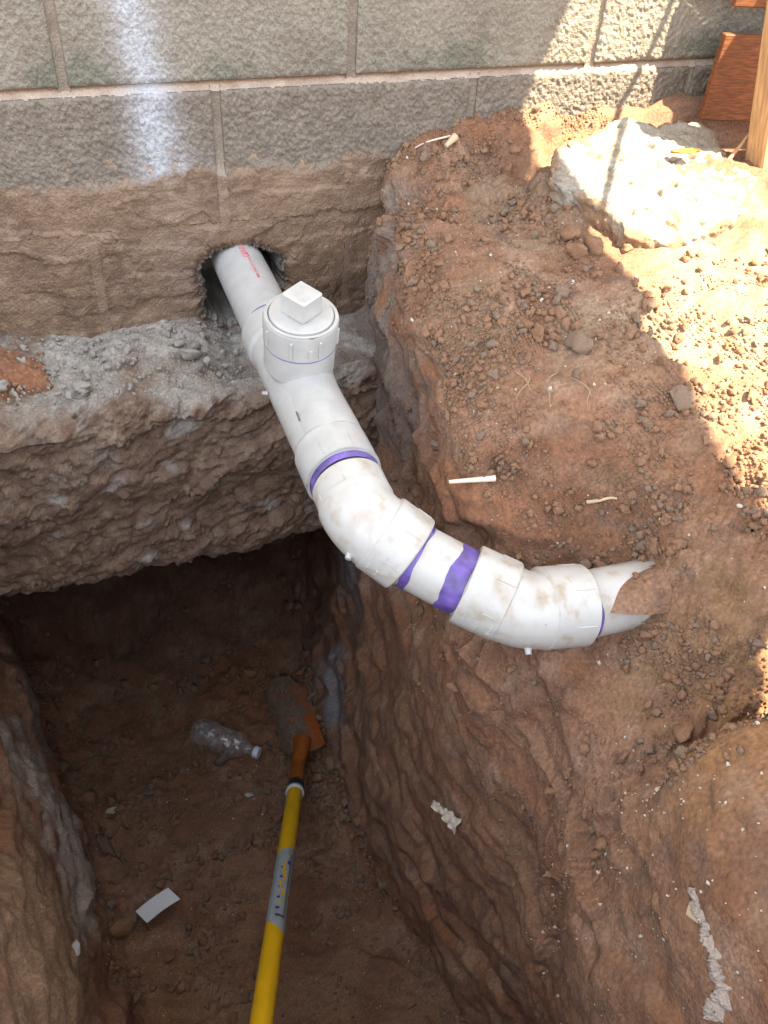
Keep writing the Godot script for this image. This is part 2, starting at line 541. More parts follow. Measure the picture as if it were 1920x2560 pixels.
func soil_colour(p: Vector3, patches: Array) -> Color:
	var w := na.get_noise_3dv(p * 5.0)
	var f := na.get_noise_3dv(p * 23.0 + Vector3(7, 3, 1))
	var c := Color(0.288, 0.143, 0.080).lerp(Color(0.375, 0.208, 0.122), clampf(0.5 + w * 1.3, 0, 1))
	c = c.lerp(Color(0.235, 0.14, 0.095), clampf(f * 1.6, 0, 0.7))
	c = c.lerp(Color(0.43, 0.275, 0.185), clampf(2.4 * na.get_noise_3dv(p * 8.0 + Vector3(1, 9, 4)) - 0.25, 0, 0.75))
	var bed := nb.get_noise_3d(p.x * 2.0, p.y * 19.0, p.z * 1.5)
	c = c.lerp(Color(0.36, 0.145, 0.062), clampf(bed * 0.9 - 0.15, 0, 0.6))
	for q in patches:
		var d := p.distance_to(q[0])
		if d < q[1]:
			var e: float = 1.0 - d / q[1]
			var k := clampf((e + 0.75 * na.get_noise_3dv(p * q[3] + q[0] * 9.0) - 0.12) * 2.2, 0.0, 0.92)
			c = c.lerp(q[2], k)
	var s := nb.get_noise_3dv(p * 160.0)
	c = c * (1.0 + 0.22 * s)
	c.a = 1.0
	return c


func soil_bump(p: Vector3, n: Vector3, far: float, flakes: bool) -> float:
	var steep := 1.0 - clampf(absf(n.y) * 1.3, 0.0, 1.0)
	var loose := 1.0 - steep
	var rough := clampf(0.5 + 1.5 * nb.get_noise_3dv(p * 3.3 + Vector3(9, 0, 2)), 0.0, 1.0)
	var clay := smoothstep(0.97, 1.03, p.z) * smoothstep(0.28, 0.36, p.x)     # the near bank is smooth clay
	rough *= 1.0 - 0.9 * clay
	var q := Vector3(p.x, p.y + 0.10 * p.z + 0.05 * nb.get_noise_3dv(p * 2.3), p.z)
	var d := 0.0
	if flakes:
		# blocks broken out of the sides, flakes and spade cuts running along the beds
		d += (0.4 + 0.6 * steep) * (1.0 - 0.7 * clay) * (0.016 + 0.012 * smoothstep(-0.62, -0.45, p.y)) * nv_.get_noise_3dv(q * Vector3(7.0, 10.0, 6.0))
		d += (0.35 + 0.65 * steep) * (1.0 - 0.5 * clay) * (0.0035 + 0.0045 * smoothstep(-0.62, -0.45, p.y)) * nv_.get_noise_3dv(q * Vector3(17.0, 24.0, 13.0) + Vector3(3, 1, 5)) * (0.4 + rough)
		return d * far
	d += 0.020 * na.get_noise_3dv(p * Vector3(3.2, 3.6, 3.2))
	d += (0.013 - 0.008 * clay) * na.get_noise_3dv(p * 10.0 + Vector3(4, 4, 4))
	d += steep * 0.008 * nr.get_noise_3d(q.x * 1.6, q.y * 7.0, q.z * 1.9)
	d += steep * 0.0024 * na.get_noise_3dv(q * Vector3(30.0, 42.0, 24.0))
	d += loose * (0.1 + 1.2 * rough) * 0.0024 * nv_.get_noise_3dv(q * Vector3(46.0, 56.0, 46.0) + Vector3(1, 8, 2))
	# crumbly, trodden tops and floor
	d -= loose * rough * 0.018 * (0.45 + nc.get_noise_3dv(p * 24.0))
	d -= loose * (0.25 + rough) * (1.0 - 0.8 * clay) * 0.008 * (0.45 + nc.get_noise_3dv(p * 58.0))
	d += 0.0011 * nb.get_noise_3dv(p * 120.0)
	return d * far


func build_ground() -> void:
	var rows := ground_profiles()
	var ns := rows.size()
	#              right: between z stations ........................................................ near ........... left ...
	var seg := [34, 26, 30, 30, 32, 32, 36, 34, 24, 26, 26, 18, 18, 26, 22, 20, 14, 14, 18, 30, 34, 36, 36, 30, 20, 18, 22, 24, 30, 16, 16]
	var prof := [26, 22, 36, 36, 28, 30, 34, 34, 40, 52, 56]
	var pts := PackedVector3Array()
	var dens := []
	soil_v = 0
	for k in prof: soil_v += k
	soil_v += 1
	var u_list := []
	soil_su.clear()
	soil_sv.clear()
	var run := 0
	for k in prof:
		soil_sv.append(run)
		run += k
	soil_sv.append(run)
	for s in ns:
		var cnt: int = seg[s] if s < seg.size() else 12
		soil_su.append(u_list.size())
		for t in cnt: u_list.append([s, float(t) / cnt])
	u_list.append([0, 0.0])
	soil_u = u_list.size()
	var far := PackedFloat32Array()
	for u in u_list:
		var s: int = u[0]
		var ctrl := []
		for k in 12:
			ctrl.append(cr(rows[(s + ns - 1) % ns][k], rows[s][k], rows[(s + 1) % ns][k], rows[(s + 2) % ns][k], u[1]))
		for k in 11:
			var a: Vector3 = ctrl[maxi(k - 1, 0)]
			if k == 0: a = ctrl[0] - (ctrl[1] - ctrl[0])
			var dd: Vector3 = ctrl[mini(k + 2, 11)]
			if k >= 9: dd = ctrl[k + 1] + (ctrl[k + 1] - ctrl[k]) * 0.5
			var cnt: int = prof[k]
			for t in cnt + (1 if k == 10 else 0):
				var f := float(t) / cnt
				if k == 10: f = pow(f, 2.6)
				var p := cr(a, ctrl[k], ctrl[k + 1], dd, f) if k < 10 else (ctrl[k] as Vector3).lerp(ctrl[k + 1], f)
				pts.append(p)
				far.append(1.0 if k < 10 else lerpf(1.0, 0.6, f))
	var base_n := grid_normals(pts, soil_u, soil_v, false, true)
	var col := PackedColorArray()
	col.resize(pts.size())
	var patches := soil_patches()
	var flake := PackedFloat32Array()
	flake.resize(pts.size())
	for at in pts.size(): flake[at] = soil_bump(pts[at], base_n[at], far[at], true)
	for turn in 2:      # worn edges
		var soft := flake.duplicate()
		for i in soil_u:
			var i0 := (i - 1 if i > 0 else soil_u - 2) * soil_v
			var i1 := (i + 1 if i < soil_u - 1 else 1) * soil_v
			for j in range(1, soil_v - 1):
				var at := i * soil_v + j
				soft[at] = 0.4 * flake[at] + 0.15 * (flake[i0 + j] + flake[i1 + j] + flake[at - 1] + flake[at + 1])
		flake = soft
	for i in soil_u:
		for j in soil_v:
			var at := i * soil_v + j
			var n := base_n[at]
			if j < 6: n = n.lerp(Vector3.UP, 1.0 - j / 6.0).normalized()
			var p := pts[at]
			pts[at] = p + n * (soil_bump(p, n, far[at], false) + flake[at]) * lerpf(0.15, 1.0, smoothstep(0.0, 6.0, float(j)))
			col[at] = soil_colour(p, patches)
	soil_p = pts
	soil_n = grid_normals(pts, soil_u, soil_v, false, true)
	var g := put(grid_mesh(pts, soil_n, col, soil_u, soil_v, true), M.soil, "ground")
	meta(g, "reddish brown earth with a deep hand-dug pit and sloping banks", "ground", "", "structure")


# ---------------------------------------------------------------- wall

func hole_radius(th: float) -> float:
	var v := Vector2(cos(th), sin(th))
	var r := 1.0 / pow(pow(absf(v.x) / 0.066, 3.0) + pow(absf(v.y) / (0.047 if v.y > 0 else 0.092), 3.0), 1.0 / 3.0)
	return r + 0.006 * nb.get_noise_2d(v.x * 3.0, v.y * 3.0) + 0.005 * nb.get_noise_2d(v.x * 9.0 + 5.0, v.y * 9.0)


const HOLE := Vector2(0.222, -0.288)


func old_ground_line(x: float) -> float:
	return -0.112 - 0.03 * clampf(-x * 3.0 + 0.3, 0.0, 1.0) + 0.012 * nb.get_noise_2d(x * 7.0, 3.3)


func block_colour(p: Vector3, course: int) -> Color:
	var w := na.get_noise_3dv(p * 6.0)
	var f := na.get_noise_3dv(p * 31.0)
	var paint := Color(0.305, 0.28, 0.225).lerp(Color(0.255, 0.232, 0.185), clampf(0.5 + w, 0, 1))
	var bare := Color(0.235, 0.20, 0.16).lerp(Color(0.18, 0.15, 0.118), clampf(0.5 + f * 1.2, 0, 1))
	var c := paint if course >= 0 else bare
	if course >= 0:      # paint flaked off and green algae just above the bed joint
		var k := clampf(1.0 - p.y / 0.055 + 1.8 * w + f * 1.2, 0.0, 1.0)
		c = c.lerp(bare, k * 0.55)
		var alg := clampf((0.55 - absf(p.y - 0.022) / 0.03) * 1.6 + 2.2 * nb.get_noise_3d(p.x * 6.0, 4.0, 1.0) - 0.55 + f, 0.0, 1.0)
		c = c.lerp(Color(0.12, 0.145, 0.105), alg * 0.5)
	# a stripe of white marking paint sprayed down the wall
	var axis := 0.115 + (p.y + 0.1) * -0.10 + 0.008 * nb.get_noise_2d(p.y * 12.0, 1.0)
	var half := 0.034 + 0.014 * clampf(p.y * -6.0, 0.0, 1.0)
	var off := (p.x - axis) / half
	var spray := clampf(exp(-off * off * 1.5) * (0.95 + 0.35 * nb.get_noise_3dv(p * 150.0) + 0.25 * nb.get_noise_3dv(p * 30.0)), 0.0, 1.0)
	c = c.lerp(Color(0.53, 0.57, 0.63), spray * 0.8)
	# earth still stuck to everything that was below the old ground line
	var line := old_ground_line(p.x)
	var soil := Color(0.175, 0.105, 0.065).lerp(Color(0.255, 0.160, 0.10), clampf(0.5 + 1.5 * w, 0, 1))
	soil = soil.lerp(Color(0.30, 0.205, 0.13), clampf(2.0 * f, 0, 0.7))
	var cover := clampf((line - p.y) / 0.014 + 1.2 * f + 0.5, 0.0, 1.0)
	c = c.lerp(soil, cover * 0.94)
	var splash := clampf(1.5 * nb.get_noise_3dv(p * 38.0) - 0.62 - (p.y - line) * 7.0, 0.0, 1.0) if p.y > line else 0.0
	c = c.lerp(Color(0.40, 0.28, 0.18), splash)
	c = c * (1.0 + 0.10 * nb.get_noise_3dv(p * 230.0))
	c.a = 1.0
	return c


func block_height(p: Vector3, course: int) -> float:
	var z := 0.0010 * nb.get_noise_3dv(p * 85.0) + 0.0016 * nb.get_noise_3dv(p * 185.0)
	z -= (0.0040 if course < 0 else 0.0024) * (0.45 + nc.get_noise_3dv(p * 150.0))
	z += 0.0010 * na.get_noise_3dv(p * 20.0)
	var line := old_ground_line(p.x)
	if p.y < line + 0.02:
		var k := clampf((line + 0.004 - p.y) / 0.012, 0.0, 1.0)
		z *= 1.0 - 0.75 * k
		z += k * (0.004 + 0.006 * na.get_noise_3dv(p * 6.0) + 0.0022 * nv_.get_noise_3d(p.x * 9.0, p.y * 24.0, 0.0) + 0.0012 * nv_.get_noise_3d(p.x * 45.0, p.y * 70.0, 3.0) + 0.0013 * na.get_noise_3dv(p * 45.0))
	return z


# One block: a dense front face with rounded arrises and plain sides.
func block_mesh(x0: float, x1: float, y0: float, y1: float, course: int, step: float, hole := false) -> ArrayMesh:
	var g := 0.006
	x0 += g; x1 -= g; y0 += g; y1 -= g
	var nx := int(ceil((x1 - x0) / step)) + 5
	var ny := int(ceil((y1 - y0) / step)) + 5
	var xs := edge_steps(x0, x1, nx)
	var ys := edge_steps(y0, y1, ny)
	var p := PackedVector3Array()
	var c := PackedColorArray()
	var skip := PackedByteArray()
	for i in nx:
		for j in ny:
			var q := Vector3(xs[i], ys[j], 0.0)
			if i == 0 or i == nx - 1 or j == 0 or j == ny - 1:
				q.z = -0.1
			else:
				var e := minf(minf(q.x - x0, x1 - q.x), minf(q.y - y0, y1 - q.y))
				q.z = block_height(q, course) - 0.0035 * pow(clampf(1.0 - e / 0.006, 0.0, 1.0), 2.0) * (1.0 - clampf((old_ground_line(q.x) - q.y) / 0.012, 0.0, 0.92))
			var inside := 0
			if hole:
				var d := Vector2(q.x, q.y) - HOLE
				var r := hole_radius(d.angle())
				q.z *= smoothstep(0.0, 0.02, d.length() - r) * 0.8 + 0.2
				if d.length() < r:
					inside = 1
					q.x = HOLE.x + d.normalized().x * r
					q.y = HOLE.y + d.normalized().y * r
				elif d.length() < r + 0.012:
					q.z -= 0.006 * (1.0 - (d.length() - r) / 0.012)
			p.append(q)
			c.append(block_colour(q, course))
			skip.append(inside)
	return grid_mesh(p, grid_normals(p, nx, ny, false), c, nx, ny, true, skip if hole else PackedByteArray())


func edge_steps(a: float, b: float, n: int) -> PackedFloat32Array:
	var out := PackedFloat32Array([a, a, a + 0.0015])
	for k in n - 6: out.append(lerpf(a + 0.003, b - 0.003, float(k) / (n - 7)))
	out.append_array(PackedFloat32Array([b - 0.0015, b, b]))
	return out


func build_wall() -> void:
	var wall := thing("block_wall", Vector3(0, -0.4, 0), "painted concrete block wall with a white sprayed stripe and a pipe hole", "wall")
	var at := Transform3D(Basis(), Vector3(0, 0.4, 0))
	for course in range(-2, 11):
		var y0 := course * 0.2
		var shift := 0.0 if course % 2 == 0 else 0.2
		for k in range(-7, 8):
			var x0 := k * 0.4 + shift
			var seen := course <= 0 and x0 > -0.7 and x0 < 1.15
			var step := 0.0026 if seen else 0.05
			if course == 0 and seen: step = 0.0026
			if course == 1 and x0 > -0.7 and x0 < 1.3: step = 0.006
			put(block_mesh(x0, x0 + 0.4, y0, y0 + 0.2, course, step, course == -2 and k == 0), M.block, "block", wall, at)
	# mortar: a bed joint per course and a short joint between neighbours
	for course in range(-1, 11):
		put(joint_mesh(-2.8, 3.2, course * 0.2, true, course), M.block, "bed_joint", wall, at)
	for course in range(-2, 11):
		var shift := 0.0 if course % 2 == 0 else 0.2
		for k in range(-6, 8):
			put(joint_mesh(course * 0.2, course * 0.2 + 0.2, k * 0.4 + shift, false, course), M.block, "head_joint", wall, at)
	# the broken way through the wall
	var p := PackedVector3Array()
	var c := PackedColorArray()
	var nu := 181
	var depths := [0.003, -0.004, -0.014, -0.03, -0.05, -0.075, -0.1, -0.13, -0.2]
	for i in nu:
		var th := TAU * i / (nu - 1)
		for j in depths.size():
			var r := hole_radius(th) * (1.0 + 0.05 * nb.get_noise_3d(cos(th) * 4.0, sin(th) * 4.0, depths[j] * 40.0)) + (0.004 if j == 0 else 0.0) - (0.0 if j < 2 else 0.003)
			var q := Vector3(HOLE.x + cos(th) * r, HOLE.y + sin(th) * r, depths[j])
			p.append(q)
			var w := na.get_noise_3dv(q * 40.0)
			c.append(Color(0.34, 0.32, 0.29).lerp(Color(0.24, 0.20, 0.17), clampf(0.5 + w, 0, 1)))
	put(grid_mesh(p, grid_normals(p, nu, depths.size(), true), c, nu, depths.size(), false), M.block, "broken_hole_edge", wall, at)
	var core := put(bevel_box(Vector3(6.0, 2.5, 0.02), 0.003), M.block, "inner_face", wall, Transform3D(Basis(), Vector3(0.2, 1.25, -0.22)))
	core.material_override = M.rubble


func joint_mesh(a: float, b: float, fixed: float, bed: bool, course: int) -> ArrayMesh:
	var near := course <= 0 or (bed and course <= 1)
	var long := b - a
	var n := int(long / (0.004 if near else 0.1)) + 2
	var across := [-0.0075, -0.0055, -0.003, 0.0, 0.003, 0.0055, 0.0075]
	var p := PackedVector3Array()
	var c := PackedColorArray()
	for i in n:
		var s := lerpf(a, b, float(i) / (n - 1))
		for j in across.size():
			var q := Vector3(s, fixed + across[j], 0.0) if bed else Vector3(fixed + across[j], s, 0.0)
			var hollow: float = 1.0 - pow(absf(across[j]) / 0.0075, 2.0)
			q.z = -0.0042 - 0.0035 * hollow + 0.0022 * na.get_noise_3dv(q * 30.0)
			if bed: q.z += 0.007 * clampf(nb.get_noise_3d(s * 9.0, fixed * 5.0, 2.0) - 0.35, 0.0, 0.5) * (1.0 if across[j] < 0.001 else 0.3) - (0.003 if across[j] > 0.0 else -0.002)
			var under := clampf((old_ground_line(q.x) + 0.004 - q.y) / 0.012, 0.0, 1.0)
			if under > 0.0: q.z = lerpf(q.z, block_height(q, -1) + 0.0004, under)
			p.append(q)
			var w := na.get_noise_3dv(q * 20.0)
			var m := Color(0.50, 0.41, 0.33).lerp(Color(0.36, 0.27, 0.20), clampf(0.4 + w, 0, 1)) if bed else Color(0.33, 0.28, 0.22).lerp(Color(0.27, 0.22, 0.17), clampf(0.5 + w, 0, 1))
			if bed and across[j] > 0.002: m = m.lerp(Color(0.27, 0.135, 0.055), 0.8)     # rusty earth caught under the upper course
			var line := old_ground_line(q.x)
			m = m.lerp(Color(0.25, 0.16, 0.105), clampf((line - q.y) / 0.014 + w, 0.0, 1.0) * 0.9)
			m = m.lerp(Color(0.56, 0.61, 0.69), 0.8 * exp(-pow((q.x - 0.108) / 0.03, 2.0)) * (1.0 if q.y > -0.12 else 0.0))
			c.append(m)
	return grid_mesh(p, grid_normals(p, n, across.size(), not bed), c, n, across.size(), bed)


# ---------------------------------------------------------------- footing

func build_footing() -> void:
	# cross-section from the wall over the ledge, down the face and back underneath: [z, y]
	var sec := [[-0.06, -0.352], [0.0, -0.354], [0.05, -0.357], [0.10, -0.362], [0.15, -0.370], [0.178, -0.379], [0.193, -0.395], [0.199, -0.42], [0.204, -0.47], [0.206, -0.53], [0.203, -0.59], [0.198, -0.65], [0.191, -0.695], [0.178, -0.715], [0.15, -0.722], [0.05, -0.724], [-0.15, -0.72], [-0.5, -0.72]]
	var cnt := [6, 16, 16, 16, 12, 10, 12, 16, 18, 18, 18, 16, 10, 8, 10, 8, 4]
	var prof: Array[Vector3] = []
	for k in sec.size() - 1:
		for t in cnt[k]:
			var f: float = float(t) / cnt[k]
			var g := func(i: int) -> Vector3: return Vector3(0, sec[clampi(i, 0, sec.size() - 1)][1], sec[clampi(i, 0, sec.size() - 1)][0])
			prof.append(cr(g.call(k - 1), g.call(k), g.call(k + 1), g.call(k + 2), f))
	prof.append(Vector3(0, -0.72, -0.5))
	var xs := PackedFloat32Array()
	for k in 12: xs.append(lerpf(-3.0, -0.5, k / 12.0))
	for k in 290: xs.append(lerpf(-0.5, 0.6, k / 290.0))
	for k in 9: xs.append(lerpf(0.6, 3.2, k / 8.0))
	var nv := prof.size()
	var p := PackedVector3Array()
	for x in xs:
		for q in prof: p.append(Vector3(x, q.y, q.z))
	var n := grid_normals(p, xs.size(), nv, true)
	var c := PackedColorArray()
	for i in p.size():
		var q := p[i]
		var up := clampf(n[i].y * 1.5, 0.0, 1.0)
		var face := clampf(n[i].z * 1.3, 0.0, 1.0)
		var d := 0.016 * na.get_noise_3dv(q * Vector3(5, 6, 5)) + 0.006 * na.get_noise_3dv(q * 24.0)
		d += face * (0.009 * nv_.get_noise_3d(q.x * 5.0 + q.y * 3.0, q.y * 12.0 - q.x * 4.0, q.z) + 0.0045 * nv_.get_noise_3d(q.x * 17.0, q.y * 27.0 - q.x * 9.0, q.z * 9.0) + 0.0022 * nv_.get_noise_3d(q.x * 50.0, q.y * 90.0 - q.x * 15.0, 4.0) + 0.006 * nr.get_noise_3d(q.x * 5.0, q.y * 11.0 - q.x * 3.0, q.z))
		d += 0.0025 * nb.get_noise_3dv(q * 90.0)
		d += up * 0.005 * (0.45 + nc.get_noise_3dv(q * 40.0))
		if q.x > 0.14 and q.z < 0.16 and up > 0.3: d -= 0.028 * clampf((q.x - 0.14) / 0.05, 0, 1)
		if up > 0.3: d += 0.022 * clampf(-q.x * 6.0 - 0.2, 0.0, 1.0)
		p[i] = q + n[i] * d
		# grey cement where it was just chiselled, brown earth on the rest
		var w := na.get_noise_3dv(q * 9.0 + Vector3(2, 2, 2))
		var f := na.get_noise_3dv(q * 33.0)
		var earth := Color(0.185, 0.112, 0.075).lerp(Color(0.30, 0.205, 0.140), clampf(0.45 + 1.5 * f, 0, 1))
		var grey := Color(0.50, 0.455, 0.395).lerp(Color(0.37, 0.33, 0.28), clampf(0.5 + 1.4 * f, 0, 1))
		var dust := clampf((q.z - 0.02) * -9.0 + 2.1 + 2.0 * w + 0.7 * f - clampf((-0.376 - q.y) * 22.0, 0.0, 4.0), 0.0, 1.0)
		if q.x < -0.02: dust = maxf(dust, clampf(0.2 + 2.2 * w + 0.8 * f - (-0.44 - q.y) * 12.0 - absf(q.x + 0.1) * 4.0, 0.0, 0.6))
		dust *= 1.0 - clampf(2.6 * na.get_noise_3dv(q * 7.0 + Vector3(3, 0, 6)) - 0.15, 0.0, 0.75)
		if q.x < -0.1: dust *= 1.0 - clampf((-0.1 - q.x) * 14.0 + f, 0.0, 0.85)
		var chalk := clampf(3.2 * nb.get_noise_3d(q.x * 16.0, q.y * 20.0, 8.0) - 1.75, 0.0, 0.8)
		var m := earth.lerp(grey, dust).lerp(Color(0.48, 0.44, 0.39), chalk)
		m = m * (1.0 + 0.15 * nb.get_noise_3dv(q * 170.0))
		m.a = 1.0
		c.append(m)
	var o := put(grid_mesh(p, grid_normals(p, xs.size(), nv, true), c, xs.size(), nv, false), M.footing, "concrete_footing")
	put(bevel_box(Vector3(9.0, 0.30, 6.0), 0.01), M.rubble, "floor_slab", o, Transform3D(Basis(), Vector3(0, -0.56, -3.15)))
	meta(o, "rough earth-stained concrete footing with a rubble ledge under the block wall", "footing")


# ---------------------------------------------------------------- canopy and crate that shade the place

func build_canopy() -> void:
	var y := 1.25
	var edge := 0.682 + 0.36 * (y + 0.073)
	var t := thing("shade_canopy", Vector3(0.4, -0.1, 2.34), "canvas shade canopy on a thin pole frame over the pit", "canopy")
	var at := Transform3D(Basis(), -t.position)
	put(bevel_box(Vector3(edge - 0.06, 0.012, 1.98), 0.003), M.canvas, "canvas", t, Transform3D(Basis(), Vector3((edge + 0.06) / 2, y, 1.41) - t.position))
	for x in [0.09, edge - 0.03]:
		put(tube([Vector3(x, y - 0.022, 0.0), Vector3(x, y - 0.022, 2.38)], [0.014, 0.014], 12), M.pole, "side_rail", t, at)
		put(tube([Vector3(x, -0.35, 2.34), Vector3(x, y - 0.022, 2.34)], [0.018, 0.018], 12), M.pole, "post", t, at)
	put(tube([Vector3(0.09, y - 0.022, 2.34), Vector3(edge - 0.03, y - 0.022, 2.34)], [0.014, 0.014], 12), M.pole, "cross_rail", t, at)
	# a cable hanging from the canopy edge: its shadow is the thin dark line on wall and slab
	var way := [Vector3(edge - 0.02, y - 0.03, 0.40), Vector3(1.17, 0.95, 0.30), Vector3(1.141, 0.693, 0.27), Vector3(1.087, 0.535, 0.27), Vector3(1.035, 0.525, 0.35), Vector3(0.906, 0.515, 0.55), Vector3(0.86, 0.50, 0.62), Vector3(0.85, 0.42, 0.64)]
	var path := []
	for k in way.size() - 1:
		for q in 6: path.append(cr(way[maxi(k - 1, 0)], way[k], way[k + 1], way[mini(k + 2, way.size() - 1)], q / 6.0) - way[0])
	var cable := put(tube(path, fill(0.0055, path.size()), 10), M.black_plastic, "hanging_cable", self, Transform3D(Basis(), way[0]))
	meta(cable, "black cable hanging from the edge of the canvas canopy", "cable")


func board_colours(size: Vector3, base: Color, seed_no: int) -> ArrayMesh:
	# a flat board with strand-like flecks in its face, as vertex colours on a fine grid
	var m := bevel_box(size, 0.0015)
	var st := SurfaceTool.new()
	st.create_from(m, 0)
	var mdt := MeshDataTool.new()
	mdt.create_from_surface(m, 0)
	for i in mdt.get_vertex_count():
		mdt.set_vertex_color(i, base)
	var out := ArrayMesh.new()
	mdt.commit_to_surface(out)
	return out


func build_crate() -> void:
	var t := thing("timber_crate", Vector3(1.05, -0.1, 0.2), "crate of reddish strand boards on pale timber uprights beside the wall", "crate")
	var at := -t.position
	var turn := Basis(Vector3.UP, deg_to_rad(-14.0))
	var osb := Color(0.27, 0.085, 0.022)
	for k in 3:
		put(board_colours(Vector3(0.5, 0.128, 0.014), osb, k), M.osb, "board", t, Transform3D(turn, Vector3(1.231, -0.004 + 0.166 * k, 0.125) + at))
	var post := Basis(Vector3(0, 0, 1), deg_to_rad(14.0)) * Basis(Vector3.UP, deg_to_rad(8.0))
	put(bevel_box(Vector3(0.075, 0.31, 0.038), 0.003), M.lumber, "upright", t, Transform3D(post, Vector3(1.0, 0.035, 0.205) + at))
	put(bevel_box(Vector3(0.038, 0.7, 0.075), 0.003), M.lumber, "upright", t, Transform3D(Basis(), Vector3(1.44, 0.25, 0.24) + at))
	put(board_colours(Vector3(0.62, 0.014, 0.32), osb, 7), M.osb, "lid", t, Transform3D(Basis(), Vector3(1.462, 0.47, 0.22) + at))


# ---------------------------------------------------------------- slab

func build_slab() -> void:
	var outline := [Vector2(0.692, 0.132), Vector2(0.651, 0.204), Vector2(0.669, 0.241), Vector2(0.693, 0.282), Vector2(0.702, 0.311), Vector2(0.697, 0.342), Vector2(0.72, 0.359), Vector2(0.747, 0.368), Vector2(0.797, 0.362), Vector2(0.841, 0.351), Vector2(0.896, 0.317), Vector2(0.947, 0.274), Vector2(0.953, 0.234), Vector2(0.939, 0.21), Vector2(0.942, 0.167), Vector2(0.966, 0.125), Vector2(0.955, 0.094), Vector2(0.911, 0.09), Vector2(0.873, 0.103), Vector2(0.851, 0.077), Vector2(0.819, 0.068), Vector2(0.764, 0.102)]
	var mid := Vector2(0.81, 0.215)
	var nu := 241
	var ring := []
	for k in 56: ring.append([float(k) / 55.0 * 0.985, 0])
	for k in 12: ring.append([1.0, k + 1])
	for k in 6: ring.append([0.95 - k * 0.19, 13])
	var nv := ring.size()
	var p := PackedVector3Array()
	var thick := 0.034
	for i in nu:
		var th := TAU * i / (nu - 1)
		var d := Vector2(cos(th), sin(th))
		var r := 0.0
		for k in outline.size():
			var a: Vector2 = outline[k] - mid
			var b: Vector2 = outline[(k + 1) % outline.size()] - mid
			var hit = Geometry2D.segment_intersects_segment(Vector2.ZERO, d, a, b)
			if hit != null: r = maxf(r, (hit as Vector2).length())
		for q in ring:
			var e: Vector2 = mid + d * r * q[0] * (1.0 - 0.0012 * q[1]) * Vector2(1.10, 1.0)
			var y := -0.042 - 0.2 * e.y
			if q[1] > 0: y -= thick * q[1] / 13.0
			p.append(Vector3(e.x, y, e.y))
	var n := grid_normals(p, nu, nv, false, true)
	for i in p.size():
		if n[i].length() < 0.5: n[i] = Vector3.UP
	var c := PackedColorArray()
	for i in p.size():
		var q := p[i]
		var j := i % nv
		var dir := n[i]
		if j < 3: dir = Vector3.UP
		var d := 0.006 * na.get_noise_3dv(q * 7.0) + 0.0022 * nb.get_noise_3dv(q * 60.0) + 0.0018 * nb.get_noise_3dv(q * 130.0) - 0.0030 * (0.45 + nc.get_noise_3dv(q * 75.0))
		d -= 0.030 * clampf(nb.get_noise_3dv(q * 34.0) - 0.42, 0.0, 0.5)
		if j > 55: d += 0.006 * nr.get_noise_3dv(q * 22.0)
		if i >= (nu - 1) * nv:
			p[i] = p[j]
			c.append(c[j])
			continue
		p[i] = q + dir * d
		var w := na.get_noise_3dv(q * 14.0)
		var m := Color(0.43, 0.385, 0.32).lerp(Color(0.36, 0.285, 0.205), clampf(0.4 + 1.4 * w, 0, 1))
		if j > 52: m = m.lerp(Color(0.33, 0.19, 0.10), clampf(0.55 + 2.0 * w, 0.0, 0.85))
		c.append(m)
	var o := put(grid_mesh(p, grid_normals(p, nu, nv, false, true), c, nu, nv, true), M.slab, "concrete_slab")
	meta(o, "broken sunlit slab of pale rough concrete lying on the bank by the wall", "slab")
	var st := SurfaceTool.new()


# ---------------------------------------------------------------- drain line

func arc_path(a: Vector3, corner: Vector3, b: Vector3, trim: float, steps := 14) -> Array:
	var u := (a - corner).normalized()
	var v := (b - corner).normalized()
	var p0 := corner + u * trim
	var p1 := corner + v * trim
	var out := []
	for k in steps + 1:
		var t := float(k) / steps
		out.append(p0.lerp(corner, t).lerp(corner.lerp(p1, t), t))
	return out


func fill(r: float, n: int) -> Array:
	var out := []
	for k in n: out.append(r)
	return out


# A smear of purple primer round a pipe, with brushed edges.
func primer_band(a: Vector3, b: Vector3, r: float, ragged := 0.002, seed_no := 0.0) -> ArrayMesh:
	var axis := (b - a).normalized()
	var f: Array = frames([a, b])[0]
	var nu := 145
	var p := PackedVector3Array()
	for i in nu:
		var th := TAU * i / (nu - 1)
		var rad: Vector3 = f[0] * cos(th) + f[1] * sin(th)
		var e0 := ragged * nb.get_noise_3d(cos(th) * 0.9, sin(th) * 0.9, seed_no) + ragged * 0.3 * nb.get_noise_3d(cos(th) * 2.6, sin(th) * 2.6, seed_no)
		var e1 := ragged * nb.get_noise_3d(cos(th) * 0.9, sin(th) * 0.9, seed_no + 9.0)
		p.append(a + axis * e0 + rad * (r - 0.0003))
		p.append(a + axis * (e0 + 0.0006) + rad * (r + 0.0005))
		p.append(b + axis * (e1 - 0.0006) + rad * (r + 0.0005))
		p.append(b + axis * e1 + rad * (r - 0.0003))
	return grid_mesh(p, grid_normals(p, nu, 4, false, true), PackedColorArray(), nu, 4, true)


